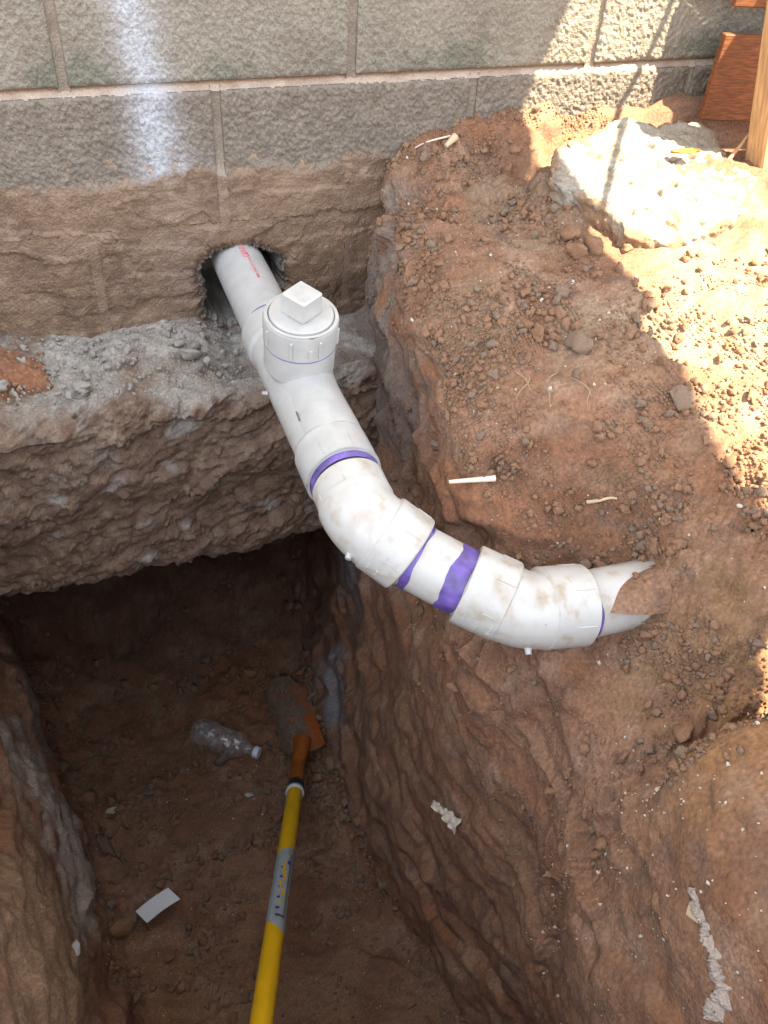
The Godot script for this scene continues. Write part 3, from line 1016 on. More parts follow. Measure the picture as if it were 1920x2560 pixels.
# Letters laid round a cylinder; start is an angle in the frame of the axis, letters follow the circumference or the axis.
func wrapped_text(text: String, size: float, centre: Vector3, axis: Vector3, up_hint: Vector3, r: float, angle: float, around: bool, depth := 0.0005, turn := 1.0) -> ArrayMesh:
	var st := SurfaceTool.new()
	st.begin(Mesh.PRIMITIVE_TRIANGLES)
	var font := SystemFont.new()
	font.font_names = PackedStringArray(["Droid Sans"])
	var ax := axis.normalized()
	var top := (up_hint - ax * up_hint.dot(ax)).normalized()
	var side := ax.cross(top)
	var s := 0.0
	for ch in text:
		var wide := size * (0.35 if ch in "I.|:1" else 0.62)
		if ch != " ":
			var tm := TextMesh.new()
			tm.font = font
			tm.text = ch
			tm.font_size = 32
			tm.pixel_size = size / 32.0
			tm.depth = depth
			tm.curve_step = 2.0
			var along := s + wide * 0.5
			var th := angle + (along / r * turn if around else 0.0)
			var nrm := top * cos(th) + side * sin(th)
			var tangent := (side * cos(th) - top * sin(th)) * turn
			var right := tangent if around else ax * turn
			var up := nrm.cross(right)
			var pos := centre + nrm * (r + depth * 0.2) + (Vector3.ZERO if around else ax * turn * along)
			st.append_from(tm, 0, Transform3D(Basis(right, up, nrm), pos))
		s += wide + size * 0.08
	return st.commit()


func build_drain() -> void:
	var t := thing("drain_line", Vector3(0.222, -0.284, 0.0), "white plastic drain line with purple primer rings running from the wall hole into the bank", "pipe")
	var at := Transform3D(Basis(), -t.position)
	var z := Vector3(0, 0, 1)
	var A := Vector3(0.222, -0.274, -0.19)
	var slope := Vector3(0.0, -0.025, 1.0).normalized()
	var main := func(d: float) -> Vector3: return Vector3(0.222, -0.276 - 0.025 * d, d)
	# the pipe through the wall
	var wp := put(tube([main.call(-0.19), main.call(0.21)], [PIPE_R, PIPE_R], 72), M.pvc, "wall_pipe", t, at)
	put(primer_band(main.call(0.183), main.call(0.193), PIPE_R + 0.0004, 0.003, 1.0), M.primer, "primer_ring", wp)
	put(wrapped_text("WWW.CHARLOTTEPIPE.COM", 0.0058, main.call(0.105), -slope, Vector3.UP, PIPE_R, 0.10, false, 0.0003), M.ink_red, "red_print", wp)
	put(wrapped_text("CHARLOTTE PIPE", 0.0125, main.call(0.040), -slope, Vector3.UP, PIPE_R, 0.02, false, 0.0003), M.ink_red, "red_print", wp)
	# the sweeping tee with its clean-out branch
	var tee := Node3D.new()
	tee.name = "sweep_tee"
	t.add_child(tee, true)
	tee.transform = at
	var bodyr := 0.0435
	put(tube([main.call(0.193), main.call(0.195), main.call(0.238), main.call(0.246), main.call(0.246)], [0.0455, HUB_R, HUB_R, bodyr, bodyr], 72), M.pvc, "hub", tee)
	put(tube([main.call(0.240), main.call(0.48)], [bodyr, bodyr], 72), M.pvc, "run", tee)
	put(tube([main.call(0.468), main.call(0.474), main.call(0.477), main.call(0.526), main.call(0.529), main.call(0.529), main.call(0.515)], [bodyr, 0.0465, 0.0477, 0.0477, 0.0470, 0.0440, 0.0432], 72, false, false), M.pvc, "hub", tee)
	var lean := Vector3(0, cos(deg_to_rad(9.0)), sin(deg_to_rad(9.0)))
	var rim := Vector3(0.222, -0.168, 0.345)
	var neck := []
	var n0 := rim - lean * 0.078
	var n3: Vector3 = main.call(0.474)
	for k in 25:
		var f := k / 24.0
		neck.append(n0.bezier_interpolate(n0 - lean * 0.055, n3 - slope * 0.045 + Vector3(0, 0.010, 0), n3 + Vector3(0, 0.004, 0), f) + Vector3(0.003, 0.004, 0))
	put(tube(neck, fill(0.0408, 25), 72), M.pvc, "branch_neck", tee)
	put(tube([rim - lean * 0.0845, rim - lean * 0.081, rim - lean * 0.0785, rim - lean * 0.0425, rim - lean * 0.0405, rim - lean * 0.0405], [bodyr, 0.0455, HUB_R, HUB_R, 0.0458, 0.040], 72), M.pvc, "hub", tee)
	for a in [0.62, 1.55, 2.5]:
		var dir := Vector3(cos(a), 0, sin(a))
		put(bevel_box(Vector3(0.0012, 0.038, 0.0012), 0.0003), M.pvc, "mould_line", tee, Transform3D(Basis(Vector3.RIGHT, deg_to_rad(9.0)), rim - lean * 0.0605 + dir * HUB_R))
	for a in [-0.55, 0.25]:
		var q: Vector3 = main.call(0.501)
		put(bevel_box(Vector3(0.0012, 0.0012, 0.048), 0.0003), M.pvc, "mould_line", tee, Transform3D(Basis(), q + Vector3(sin(a), cos(a), 0) * 0.0475))
	put(tube([Vector3(0.1765, -0.286, 0.335), Vector3(0.170, -0.2845, 0.335)], [0.0035, 0.0022], 14), M.pvc, "gate_stub", tee)
	put(ink_stamp(neck[17] + Vector3(-0.0352, 0.0262, 0.006), Vector3(-0.8, 0.6, 0.1), Vector3(0.1, -0.25, 0.9)), M.ink_black, "ink_stamp", tee)
	# clean-out adapter and plug
	var ad := put(tube([rim - lean * 0.0405, rim - lean * 0.0385, rim - lean * 0.003, rim, rim, rim - lean * 0.004], [0.0462, 0.0476, 0.0479, 0.0468, 0.0425, 0.0420], 80, true, true), M.pvc, "cleanout_adapter", t, at)
	put(primer_band(rim - lean * 0.0412, rim - lean * 0.0397, 0.0468, 0.0005, 4.0), M.primer, "primer_ring", ad)
	var tilt := Basis(Vector3.RIGHT, deg_to_rad(9.0))
	for k in 8:
		var th := TAU * (k + 0.32) / 8.0
		var b := tilt * Basis(Vector3.UP, th)
		put(bevel_box(Vector3(0.0035, 0.025, 0.004), 0.001), M.pvc, "rib", ad, Transform3D(b, rim - lean * 0.0215 + b * Vector3(0, 0, 0.0482)))
	var bb := tilt * Basis(Vector3.UP, -0.02)
	put(bevel_box(Vector3(0.0062, 0.0145, 0.0024), 0.001), M.pvc, "size_tab", ad, Transform3D(bb, rim - lean * 0.0265 + bb * Vector3(0, 0, 0.0482)))
	var plug := put(tube([rim - lean * 0.006, rim + lean * 0.0022, rim + lean * 0.0036, rim + lean * 0.0036], [0.0408, 0.0408, 0.0396, 0.02], 80, true, true), M.pvc, "cleanout_plug", t, at)
	var hb := tilt * Basis(Vector3.UP, deg_to_rad(33.0))
	var head := put(bevel_box(Vector3(0.0368, 0.031, 0.0368), 0.0024), M.pvc, "square_head", plug, Transform3D(hb, rim + lean * 0.0182))
	head.set_meta("label", "square wrench head of the plug")
	put(tube([Vector3(-0.0004, 0, 0), Vector3(0.0006, 0, 0)], [0.0046, 0.0044], 24), M.pvc, "moulded_disc", plug, Transform3D(hb * Basis(Vector3.UP, PI), rim + lean * 0.0120 + hb * Vector3(-0.0184, 0, 0.002)))
	put(bevel_box(Vector3(0.002, 0.0008, 0.007), 0.0003), M.pvc, "moulded_mark", plug, Transform3D(hb, rim + lean * 0.0339 + hb * Vector3(0.007, 0, -0.006)))
	put(bevel_box(Vector3(0.012, 0.0008, 0.0016), 0.0003), M.pvc, "moulded_mark", plug, Transform3D(hb, rim + lean * 0.0339 + hb * Vector3(-0.003, 0, 0.0)))
	# first elbow
	var e0: Vector3 = main.call(0.515)
	var c1 := Vector3(0.222, -0.2935, 0.602)
	var r2 := Vector3(0.2655, -0.322, 0.642)
	elbow(t, at, e0, c1, r2, main.call(0.541), Vector3(-0.55, -0.35, 0.7), 1)
	put(primer_band(main.call(0.522), main.call(0.5385), 0.0428, 0.0006, 6.0), M.primer, "primer_ring", tee)
	# short joining pipe
	var s2 := Vector3(0.3175, -0.3405, 0.688)
	var link_dir := (s2 - r2).normalized()
	var link := put(tube([r2 - link_dir * 0.02, s2 + link_dir * 0.02], [PIPE_R, PIPE_R], 72), M.pvc_dusty, "joining_pipe", t, at)
	put(primer_band(r2 + link_dir * 0.0005, r2 + link_dir * 0.011, PIPE_R + 0.0004, 0.003, 7.0), M.primer, "primer_ring", link)
	put(primer_band(s2 - link_dir * 0.0235, s2 - link_dir * 0.0005, PIPE_R + 0.0004, 0.0035, 12.0), M.primer, "primer_ring", link)
	# second elbow and the buried pipe
	var c2 := Vector3(0.372, -0.3555, 0.733)
	var e2 := Vector3(0.446, -0.364, 0.741)
	elbow(t, at, s2, c2, e2, s2, Vector3(-0.2, -0.5, 0.8), 2)
	var bur := put(tube([e2 - Vector3(0.02, 0, 0), e2 + Vector3(0.25, -0.012, 0.004)], [PIPE_R, PIPE_R], 72), M.pvc_dusty, "buried_pipe", t, at)
	put(primer_band(e2 + Vector3(0.0005, 0, 0), e2 + Vector3(0.006, 0, 0), PIPE_R + 0.0004, 0.0025, 15.0), M.primer, "primer_ring", bur)


func ink_stamp(at: Vector3, n: Vector3, along: Vector3) -> ArrayMesh:
	var st := SurfaceTool.new()
	st.begin(Mesh.PRIMITIVE_TRIANGLES)
	var nn := n.normalized()
	var a := (along - nn * along.dot(nn)).normalized()
	var b := nn.cross(a)
	var r2 := RandomNumberGenerator.new()
	r2.seed = 77
	var x := 0.0
	for k in 13:
		var w := r2.randf_range(0.0006, 0.0011)
		var box := bevel_box(Vector3(w, r2.randf_range(0.0016, 0.0034) if k % 4 else 0.0012, 0.0002), 0.00005)
		st.append_from(box, 0, Transform3D(Basis(a, b, nn), at + a * x + b * r2.randf_range(-0.0004, 0.0004)))
		x += w + 0.0005
	return st.commit()


# A moulded elbow: two hubs and a bend whose outer side is full and whose inner side is necked.
func elbow(t: Node3D, at: Transform3D, a: Vector3, corner: Vector3, b: Vector3, hub_from: Vector3, gate: Vector3, no: int) -> void:
	var u := (corner - a).normalized()
	var v := (b - corner).normalized()
	var arc := arc_path(a, corner, b, 0.026, 20)
	var inner := ((b - corner).normalized() + (a - corner).normalized()).normalized()
	var path := []
	var radii := []
	var n := arc.size()
	for k in n:
		var f := float(k) / (n - 1)
		var bulge := sin(f * PI)
		path.append(arc[k] - inner * (0.0016 + 0.0014 * bulge))
		radii.append(0.0460 - 0.0012 * bulge)
	var el := put(tube(path, radii, 80, true, true), M.pvc_dusty, "elbow", t, at)
	var h := 0.0483
	var h1 := 0.0447 if no == 1 else h
	# first hub
	var ha0 := hub_from
	var ha1: Vector3 = corner - u * 0.018
	put(tube([ha0, ha0, ha0 + u * 0.0015, ha1 - u * 0.004, ha1], [PIPE_R - 0.001, h1 - 0.0012, h1, h1, 0.0440], 80, true, true), M.pvc_dusty, "hub", el)
	var hb0: Vector3 = corner + v * 0.018
	put(tube([hb0, hb0 + v * 0.004, b - v * 0.0015, b, b], [0.0440, h, h, h - 0.0012, PIPE_R - 0.001], 80, true, true), M.pvc_dusty, "hub", el)
	# raised pads along the inner side where the hubs carry over the bend
	for s in [0, 1]:
		var dir: Vector3 = u if s == 0 else v
		var org: Vector3 = ha0.lerp(ha1, 0.5) if s == 0 else hb0.lerp(b, 0.5)
		var long: float = (ha1 - ha0).length() if s == 0 else (b - hb0).length()
		var side := (Vector3.UP - dir * Vector3.UP.dot(dir)).normalized()
		for ang in [-0.75, 0.35, 1.25]:
			var out := side.rotated(dir, ang)
			var bs := Basis(dir, out, dir.cross(out))
			put(bevel_box(Vector3(long * 0.42, 0.0014, 0.0016), 0.0004), M.pvc_dusty, "mould_line", el, Transform3D(bs, org + dir * long * 0.2 + out * (h1 if s == 0 else h)))
	var g := (gate - v * gate.dot(v) * 0.3).normalized()
	var gp: Vector3 = corner + g * 0.0445
	put(tube([gp - g * 0.004, gp + g * 0.007], [0.0052, 0.0034], 18), M.pvc, "gate_stub", el)
	var mid: Vector3 = arc[n / 2 + 2]
	var front := (Vector3(-0.35, 0.45, 0.8) - v * v.dot(Vector3(-0.35, 0.45, 0.8))).normalized()
	put(ink_stamp(mid - inner * 0.003 + front * 0.0453, front, v), M.ink_black, "ink_stamp", el)
	var words: Array = [["CHARLOTTE", 0.0052], ["MADE IN USA", 0.0046], ["NSF-DWV", 0.0048]]
	for k in 3:
		var c: Vector3 = hb0.lerp(b, 0.25 + 0.26 * k) if no == 1 else ha0.lerp(ha1, 0.80 - 0.30 * k)
		var ax: Vector3 = v if no == 1 else u
		put(wrapped_text(words[k][0], words[k][1], c, ax, Vector3(-0.3, 0.4, 0.85), h, 0.1, true, 0.0008, 1.0), M.pvc_dusty, "raised_lettering", el)


# ---------------------------------------------------------------- shovel

func build_shovel() -> void:
	var t := thing("trench_shovel", Vector3(0.25, -1.49, 0.15), "orange trenching shovel with a yellow handle leaning out of the pit", "shovel")
	var at := Transform3D(Basis(), -t.position)
	# blade: a long narrow pan, worn to bare brown at the tip; rows run from tip to shoulder
	var tip := Vector3(0.272, -1.440, -0.045)
	var heel := Vector3(0.270, -1.425, 0.200)
	var along := (heel - tip).normalized()
	var side := Vector3(1, -0.02, 0.05)
	side = (side - along * side.dot(along)).normalized()
	var up := side.cross(along) * -1.0
	if up.y < 0: up = -up
	var long := (heel - tip).length()
	var nu := 40
	var nv := 25
	var p := PackedVector3Array()
	var c := PackedColorArray()
	for i in nu:
		var f := float(i) / (nu - 1)
		var w := 0.022 + (0.052 - 0.022) * clampf(f / 0.26, 0.0, 1.0) - 0.006 * clampf((f - 0.3) / 0.7, 0.0, 1.0)
		for j in nv:
			var s := float(j) / (nv - 1) * 2.0 - 1.0
			var lift := 0.018 * pow(absf(s), 2.6) * smoothstep(0.05, 0.5, f) + 0.012 * pow(maxf(0.0, f - 0.86) / 0.14, 2.0) * (1.0 - absf(s) * 0.5)
			var q := tip + along * f * long + side * s * w + up * lift
			p.append(q)
			var wear := clampf(na.get_noise_3dv(q * 22.0) * 1.6 + 1.35 - maxf(s, 0.0) * 0.8 - f * 0.3 + (0.5 if f < 0.15 else 0.0), 0.0, 1.0)
			if s > 0.45 and f > 0.55: wear *= 0.3
			c.append(Color(0.56, 0.145, 0.022).lerp(Color(0.24, 0.155, 0.105).lerp(Color(0.36, 0.26, 0.19), clampf(0.5 + na.get_noise_3dv(q * 60.0), 0, 1)), wear))
	var n := grid_normals(p, nu, nv, false)
	var bl := put(two_sided(p, n, c, nu, nv, 0.0018), M.orange, "blade", t, at)
	bl.set_meta("label", "worn blade with earth on its orange paint")
	# neck and socket
	var nk := [Vector3(0.270, -1.420, 0.165), Vector3(0.262, -1.411, 0.190), Vector3(0.250, -1.402, 0.213), Vector3(0.240, -1.398, 0.235), Vector3(0.232, -1.385, 0.258), Vector3(0.2135, -1.352, 0.310)]
	var col_paths := []
	for k in nk.size() - 1:
		for s in 6:
			col_paths.append(cr(nk[maxi(k - 1, 0)], nk[k], nk[k + 1], nk[mini(k + 2, nk.size() - 1)], s / 6.0))
	col_paths.append(nk[-1])
	var rr := []
	for k in col_paths.size(): rr.append(lerpf(0.022, 0.0168, smoothstep(0.0, 0.4, float(k) / col_paths.size())))
	var sock := put(tube(col_paths, rr, 32), M.orange, "socket", t, at)
	sock.material_override = painted(lin(0.52, 0.15, 0.025), 0.5, M.orange.albedo_texture, null, 9.0)
	var h0: Vector3 = nk[-1]
	var h1 := Vector3(0.0335, -1.010, 0.795)
	var hd := (h1 - h0).normalized()
	h1 = h0 + hd * 1.24
	put(tube([h0 - hd * 0.002, h0 + hd * 0.026, h0 + hd * 0.028], [0.0186, 0.0190, 0.0182], 32), M.black_plastic, "collar", t, at)
	put(tube([h0 + hd * 0.026, h0 + hd * 0.028, h0 + hd * 0.036, h0 + hd * 0.038], [0.0190, 0.0202, 0.0202, 0.0170], 32), M.silver, "ferrule", t, at)
	var hn := put(tube([h0 + hd * 0.03, h1], [0.0166, 0.0166], 40), M.yellow, "handle", t, at)
	# silver sticker wrapped round the handle, with pointed ends, and its worn print
	var f: Array = frames([h0, h1])[0]
	var to_cam := (Vector3(-0.047, 0.387, 1.278) - (h0 + hd * 0.45)).normalized()
	var top := (Vector3(0.0, 0.75, 0.65) - hd * hd.dot(Vector3(0.0, 0.75, 0.65))).normalized()
	var sd := hd.cross(top)
	var q := PackedVector3Array()
	var su := 49
	for i in su:
		var th := PI * 2.0 * i / (su - 1)
		var rad := top * cos(th) + sd * sin(th)
		var a0 := 0.272 + 0.012 * (1.0 - cos(th + 0.9)) + 0.0015 * nb.get_noise_2d(th * 3.0, 0.0)
		var a1 := 0.520 - 0.018 * (1.0 - cos(th + 0.3))
		q.append(h0 + hd * a0 + rad * 0.0165)
		q.append(h0 + hd * a0 + rad * 0.0170)
		q.append(h0 + hd * a1 + rad * 0.0170)
		q.append(h0 + hd * a1 + rad * 0.0165)
	var stick := put(grid_mesh(q, grid_normals(q, su, 4, false, true), PackedColorArray(), su, 4, true), M.silver_label, "sticker", hn)
	# black frame line, blue letter remains, and yellow scuffs on the sticker
	var strip := func(a0: float, a1: float, t0: float, t1: float, r: float) -> ArrayMesh:
		var pp := PackedVector3Array()
		for i in 9:
			var th := lerpf(t0, t1, i / 8.0)
			var rad: Vector3 = top * cos(th) + sd * sin(th)
			for a in 9:
				pp.append(h0 + hd * lerpf(a0, a1, a / 8.0) + rad * r)
		return grid_mesh(pp, grid_normals(pp, 9, 9, false), PackedColorArray(), 9, 9, true)
	put(strip.call(0.335, 0.490, -0.20, -0.08, 0.0173), M.ink_black, "frame_line", hn)
	put(strip.call(0.300, 0.325, -0.20, -0.08, 0.0173), M.ink_black, "frame_line", hn)
	put(strip.call(0.484, 0.490, -0.08, 0.75, 0.0173), M.ink_black, "frame_line", hn)
	put(strip.call(0.325, 0.335, -0.22, 0.25, 0.0174), M.blue_ink, "letter_remains", hn)
	for k in 5:
		put(strip.call(0.345 + 0.03 * k, 0.351 + 0.03 * k, 0.45 + 0.08 * (k % 2), 0.85, 0.0174), M.blue_ink, "letter_remains", hn)
	for k in 9:
		var a := rng.randf_range(0.285, 0.47)
		var b := rng.randf_range(0.10, 0.55)
		put(strip.call(a, a + rng.randf_range(0.008, 0.024), b, b + rng.randf_range(0.12, 0.3), 0.0175), M.yellow, "scuff", hn)


func two_sided(p: PackedVector3Array, n: PackedVector3Array, c: PackedColorArray, nu: int, nv: int, thick: float) -> ArrayMesh:
	var st := SurfaceTool.new()
	st.begin(Mesh.PRIMITIVE_TRIANGLES)
	var back := PackedVector3Array()
	var bn := PackedVector3Array()
	var s := -1.0 if n[n.size() / 2].y > 0 else 1.0
	for i in p.size():
		back.append(p[i] + n[i] * thick * s)
		bn.append(-n[i])
	var m := grid_mesh(p, n, c, nu, nv, true)
	st.append_from(m, 0, Transform3D())
	st.append_from(grid_mesh(back, bn, c, nu, nv, false), 0, Transform3D())
	var rim := []
	for i in nu: rim.append(i * nv)
	for j in nv: rim.append((nu - 1) * nv + j)
	for i in nu: rim.append((nu - 1 - i) * nv + nv - 1)
	for j in nv: rim.append(nv - 1 - j)
	var rp := PackedVector3Array()
	var rc := PackedColorArray()
	for k in rim:
		rp.append(p[k])
		rp.append(back[k])
		if c.size():
			rc.append(c[k])
			rc.append(c[k])
	st.append_from(grid_mesh(rp, grid_normals(rp, rim.size(), 2, false), rc, rim.size(), 2, true), 0, Transform3D())
	return st.commit()


# ---------------------------------------------------------------- bottle

func build_bottle() -> void:
	var a := Vector3(0.036, -1.452, 0.03)
	var b := Vector3(0.170, -1.448, 0.150)
	var t := thing("water_bottle", a, "clear crumpled plastic water bottle with a white cap on the pit floor", "bottle")
	var at := Transform3D(Basis(), -a)
	var d := (b - a).normalized()
	var long := (b - a).length()
	var f: Array = frames([a, b])[0]
	var nu := 49
	var nv := 70
	var p := PackedVector3Array()
	for i in nu:
		var th := TAU * i / (nu - 1)
		for j in nv:
			var s := float(j) / (nv - 1)
			var r := 0.029
			if s < 0.05: r = 0.029 * (0.72 + 0.28 * sqrt(s / 0.05))
			elif s < 0.46: r = 0.029 + 0.0012 * sin(s * 95.0) * (0.5 + 0.5 * sin(th * 6.0 + s * 20.0))
			elif s > 0.68: r = lerpf(0.0295, 0.0115, smoothstep(0.68, 0.94, s))
			if s < 0.002: r = 0.0
			var rad: Vector3 = f[0] * cos(th) + f[1] * sin(th)
			r *= 1.0 + 0.16 * nb.get_noise_3d(cos(th) * 1.3, sin(th) * 1.3, s * 4.0) * (1.0 - smoothstep(0.75, 0.9, s)) + 0.05 * nr.get_noise_3d(cos(th) * 2.0, sin(th) * 2.0, s * 9.0) * (1.0 - smoothstep(0.75, 0.9, s))
			p.append(a + d * long * s * 0.92 + rad * r)
	put(grid_mesh(p, grid_normals(p, nu, nv, true, true), PackedColorArray(), nu, nv, false), M.clear, "body", t, at)
	put(tube([a + d * long * 0.91, a + d * long * 0.915, a + d * long * 0.985, a + d * long * 0.99], [0.0125, 0.0142, 0.0142, 0.0128], 28), M.cap_white, "cap", t, at)


# ---------------------------------------------------------------- small litter

func on_soil(x: float, z: float, lo := -2.0, hi := 0.2) -> Vector3:
	var best := 1e9
	var out := Vector3(x, -1.5, z)
	for i in soil_p.size():
		var q := soil_p[i]
		var d := (q.x - x) * (q.x - x) + (q.z - z) * (q.z - z)
		if d < best and q.y > lo and q.y < hi:
			best = d
			out = q
	return out


func stick(called: String, a: Vector3, b: Vector3, r: float, mat: Material, label: String, category: String, bend := 0.0, group := "") -> MeshInstance3D:
	var path := []
	var radii := []
	var org := a
	for k in 9:
		var f := k / 8.0
		path.append(a.lerp(b, f) - org + Vector3(0, bend * sin(f * PI), bend * 0.6 * sin(f * 5.0)))
		radii.append(r * (1.0 - 0.45 * f))
	var o := put(tube(path, radii, 10), mat, called, self, Transform3D(Basis(), org))
	meta(o, label, category, group)
	return o


func build_litter() -> void:
	# a curled strip of glossy white card on the pit floor
	var c0 := Vector3(-0.155, -1.462, 0.437)
	var c1 := Vector3(-0.082, -1.448, 0.420)
	var nu := 24
	var p := PackedVector3Array()
	var ax := c1 - c0
	var wide := Vector3(0.018, 0.012, 0.034) * 1.1
	for i in nu:
		var f := float(i) / (nu - 1)
		for j in 4:
			var s := j / 3.0
			p.append(ax * f + wide * (s - 0.5) + Vector3(0, 0.008 * sin(f * 2.6) + 0.004 * f, 0))
	var card := put(two_sided(p, grid_normals(p, nu, 4, false), PackedColorArray(), nu, 4, 0.0012), M.paper, "card_strip", self, Transform3D(Basis(), c0))
	meta(card, "curled strip of glossy white card lying on the pit floor", "card")
	var on := func(u: float, v: float, lift: float) -> Vector3:
		var i := soil_under(u, v)
		return soil_p[i] + soil_n[i] * lift
	stick("wood_splinter", on.call(1222, 1196, 0.010), on.call(1140, 1228, 0.022), 0.0042, M.twig_pale, "pale splinter of wood sticking out of the bank above the pipe", "splinter")
	stick("wood_peg", on.call(1143, 352, 0.007), on.call(1112, 372, 0.006), 0.0065, M.twig, "short tan wooden peg lying on the bank against the wall", "peg")
	stick("straw_stalk", on.call(1122, 343, 0.006), on.call(1042, 376, 0.004), 0.0016, M.twig_pale, "thin pale straw stalk on the bank beside the wooden peg", "stalk", 0.004)
	stick("root_stick", on.call(1470, 1246, 0.003), on.call(1545, 1250, 0.005), 0.0026, M.twig, "thin brown root lying on the bank above the elbow", "root", 0.004)
	stick("wood_stick", Vector3(0.945, -0.085, 0.205), Vector3(1.02, -0.035, 0.17), 0.0032, M.lumber, "straight pale stick leaning behind the slab", "stick")
	for k in 6:
		var u := 1290.0 + 34.0 * k
		var a0: Vector3 = on.call(u, 930 + 20 * (k % 3), 0.002)
		var a1: Vector3 = on.call(u + [40, -35, 14, -22, 55, 8][k], 960 + [30, 45, 70, 10, 38, 60][k], 0.008)
		stick("hair_root", a0, a1, 0.0008, M.root, "fine hair root hanging from the broken edge of the bank", "root", 0.006, "hair roots in the bank")
	# dry leaf on the slab
	var lp := PackedVector3Array()
	for i in 9:
		for j in 5:
			var f := i / 8.0
			var w := 0.011 * sin(PI * clampf(f * 0.92 + 0.04, 0, 1)) * (1.0 + 0.25 * sin(f * 19.0))
			lp.append(Vector3((f - 0.5) * 0.042, 0.004 + 0.006 * f * f + 0.004 * absf(j - 2) / 2.0, (j - 2) / 2.0 * w))
	var leaf := put(two_sided(lp, grid_normals(lp, 9, 5, false), PackedColorArray(), 9, 5, 0.0006), M.leaf, "dry_leaf", self, Transform3D(Basis(Vector3.UP, -0.5), Vector3(0.865, -0.072, 0.20)))
	meta(leaf, "curled orange-brown dry leaf on the sunlit slab", "leaf")
	# torn wrapper on the side of the pit
	var wi := soil_under(1135, 2030)
	var wp := PackedVector3Array()
	for i in 12:
		for j in 6:
			var f := i / 11.0
			wp.append(Vector3((f - 0.5) * 0.058, 0.006 * nb.get_noise_2d(f * 5.0, j * 0.8) + 0.004, (j / 5.0 - 0.5) * (0.010 + 0.016 * f)))
	var wb := Basis(Vector3(0.25, 0.25, 0.92).normalized(), soil_n[wi], Vector3(0.25, 0.25, 0.92).normalized().cross(soil_n[wi])).orthonormalized()
	var wrap := put(two_sided(wp, grid_normals(wp, 12, 6, false), PackedColorArray(), 12, 6, 0.0006), M.wrap, "torn_wrapper", self, Transform3D(wb, soil_p[wi] + soil_n[wi] * 0.013))
	meta(wrap, "torn greyish wrapper stuck to the side of the pit", "wrapper")
	# white mineral crust running down the near bank
	var way := [[1732, 2215], [1742, 2250], [1752, 2285], [1764, 2315], [1772, 2345], [1780, 2380], [1786, 2410], [1792, 2440], [1798, 2465], [1790, 2495], [1775, 2520], [1770, 2552]]
	var org: Vector3 = soil_p[soil_under(1780, 2400)]
	var cp := PackedVector3Array()
	var knots := []
	for q in way:
		var i := soil_under(q[0], q[1])
		knots.append([soil_p[i] - org, (soil_n[i] * 0.2 + soil_n[soil_under(1780, 2400)]).normalized()])
	var cu := 0
	var mids := []
	for k in knots.size() - 1:
		for f in 10:
			mids.append(cr(knots[maxi(k - 1, 0)][0], knots[k][0], knots[k + 1][0], knots[mini(k + 2, knots.size() - 1)][0], f / 10.0))
	var nn: Vector3 = soil_n[soil_under(1780, 2400)]
	for k in range(2, mids.size() - 2):
		var dir: Vector3 = (mids[k + 2] - mids[k - 2]).normalized()
		var sd := nn.cross(dir).normalized()
		var s := k * 0.1
		var half := (0.0032 + 0.0006 * s) * (1.0 + 0.7 * nb.get_noise_2d(s * 1.5, 7.0))
		for j in 11:
			var e := (j - 5) / 5.0
			var top := (1.0 - e * e) * (0.0052 + 0.0045 * nb.get_noise_2d(s * 3.5, e * 2.5)) - 0.003 * e * e
			cp.append(mids[k] + sd * (e * half + 0.003 * nb.get_noise_2d(s * 1.6, e * 0.6 + 2.0)) + nn * top)
		cu += 1
	var crust := put(grid_mesh(cp, grid_normals(cp, cu, 11, false), PackedColorArray(), cu, 11, true), M.crust, "mineral_crust", self, Transform3D(Basis(), org))
	meta(crust, "white mineral crust running down the smooth near bank", "crust")
	var chip := soil_under(1745, 2292)
	var wc := put(bevel_box(Vector3(0.012, 0.004, 0.022), 0.001), M.twig, "bark_chip", self, Transform3D(Basis.looking_at(soil_n[chip].cross(Vector3.RIGHT), soil_n[chip]), soil_p[chip] + soil_n[chip] * 0.002))
	meta(wc, "dark bark chip pressed into the near bank beside the white crust", "chip")
	# shards and a bottle top on the pit floor
	for q in [[625, 1990, 0.011, "small white shard on the pit floor below the shovel collar", "shard"], [190, 2372, 0.014, "white shard standing beside a large clod on the pit floor", "shard"], [280, 2030, 0.017, "flat pale lump of lime on the pit floor", "lime lump"], [390, 2258, 0.010, "small metal bottle top behind the white card", "bottle top"]]:
		var i := soil_under(q[0], q[1])
		var o := put(lump(int(q[0]), 4, 0.4, Vector3(1.0, 0.35, 0.6)), M.grit_white if q[4] != "shard" else M.pvc, q[4].replace(" ", "_"), self, Transform3D(Basis(Vector3.UP, q[0]) .scaled(Vector3.ONE * q[2]), soil_p[i] + Vector3(0, q[2] * 0.3, 0)))
		meta(o, q[3], q[4])


# A random point of the ground between profile stops, with its normal.
func soil_pick(s0: int, s1: int, k0: float, k1: float) -> int:
	var i := rng.randi_range(soil_su[s0], soil_su[s1] - 1)
	var ja := int(lerpf(soil_sv[int(k0)], soil_sv[mini(int(k0) + 1, 11)], k0 - int(k0)))
	var jb := int(lerpf(soil_sv[int(k1)], soil_sv[mini(int(k1) + 1, 11)], k1 - int(k1)))
	return i * soil_v + rng.randi_range(ja, jb)


func turned(r: float, squash := 1.0) -> Basis:
	return Basis.from_euler(Vector3(rng.randf() * TAU, rng.randf() * TAU, rng.randf() * TAU)).scaled_local(Vector3(r * rng.randf_range(0.75, 1.25), r * rng.randf_range(0.75, 1.25) * squash, r * rng.randf_range(0.75, 1.25)))


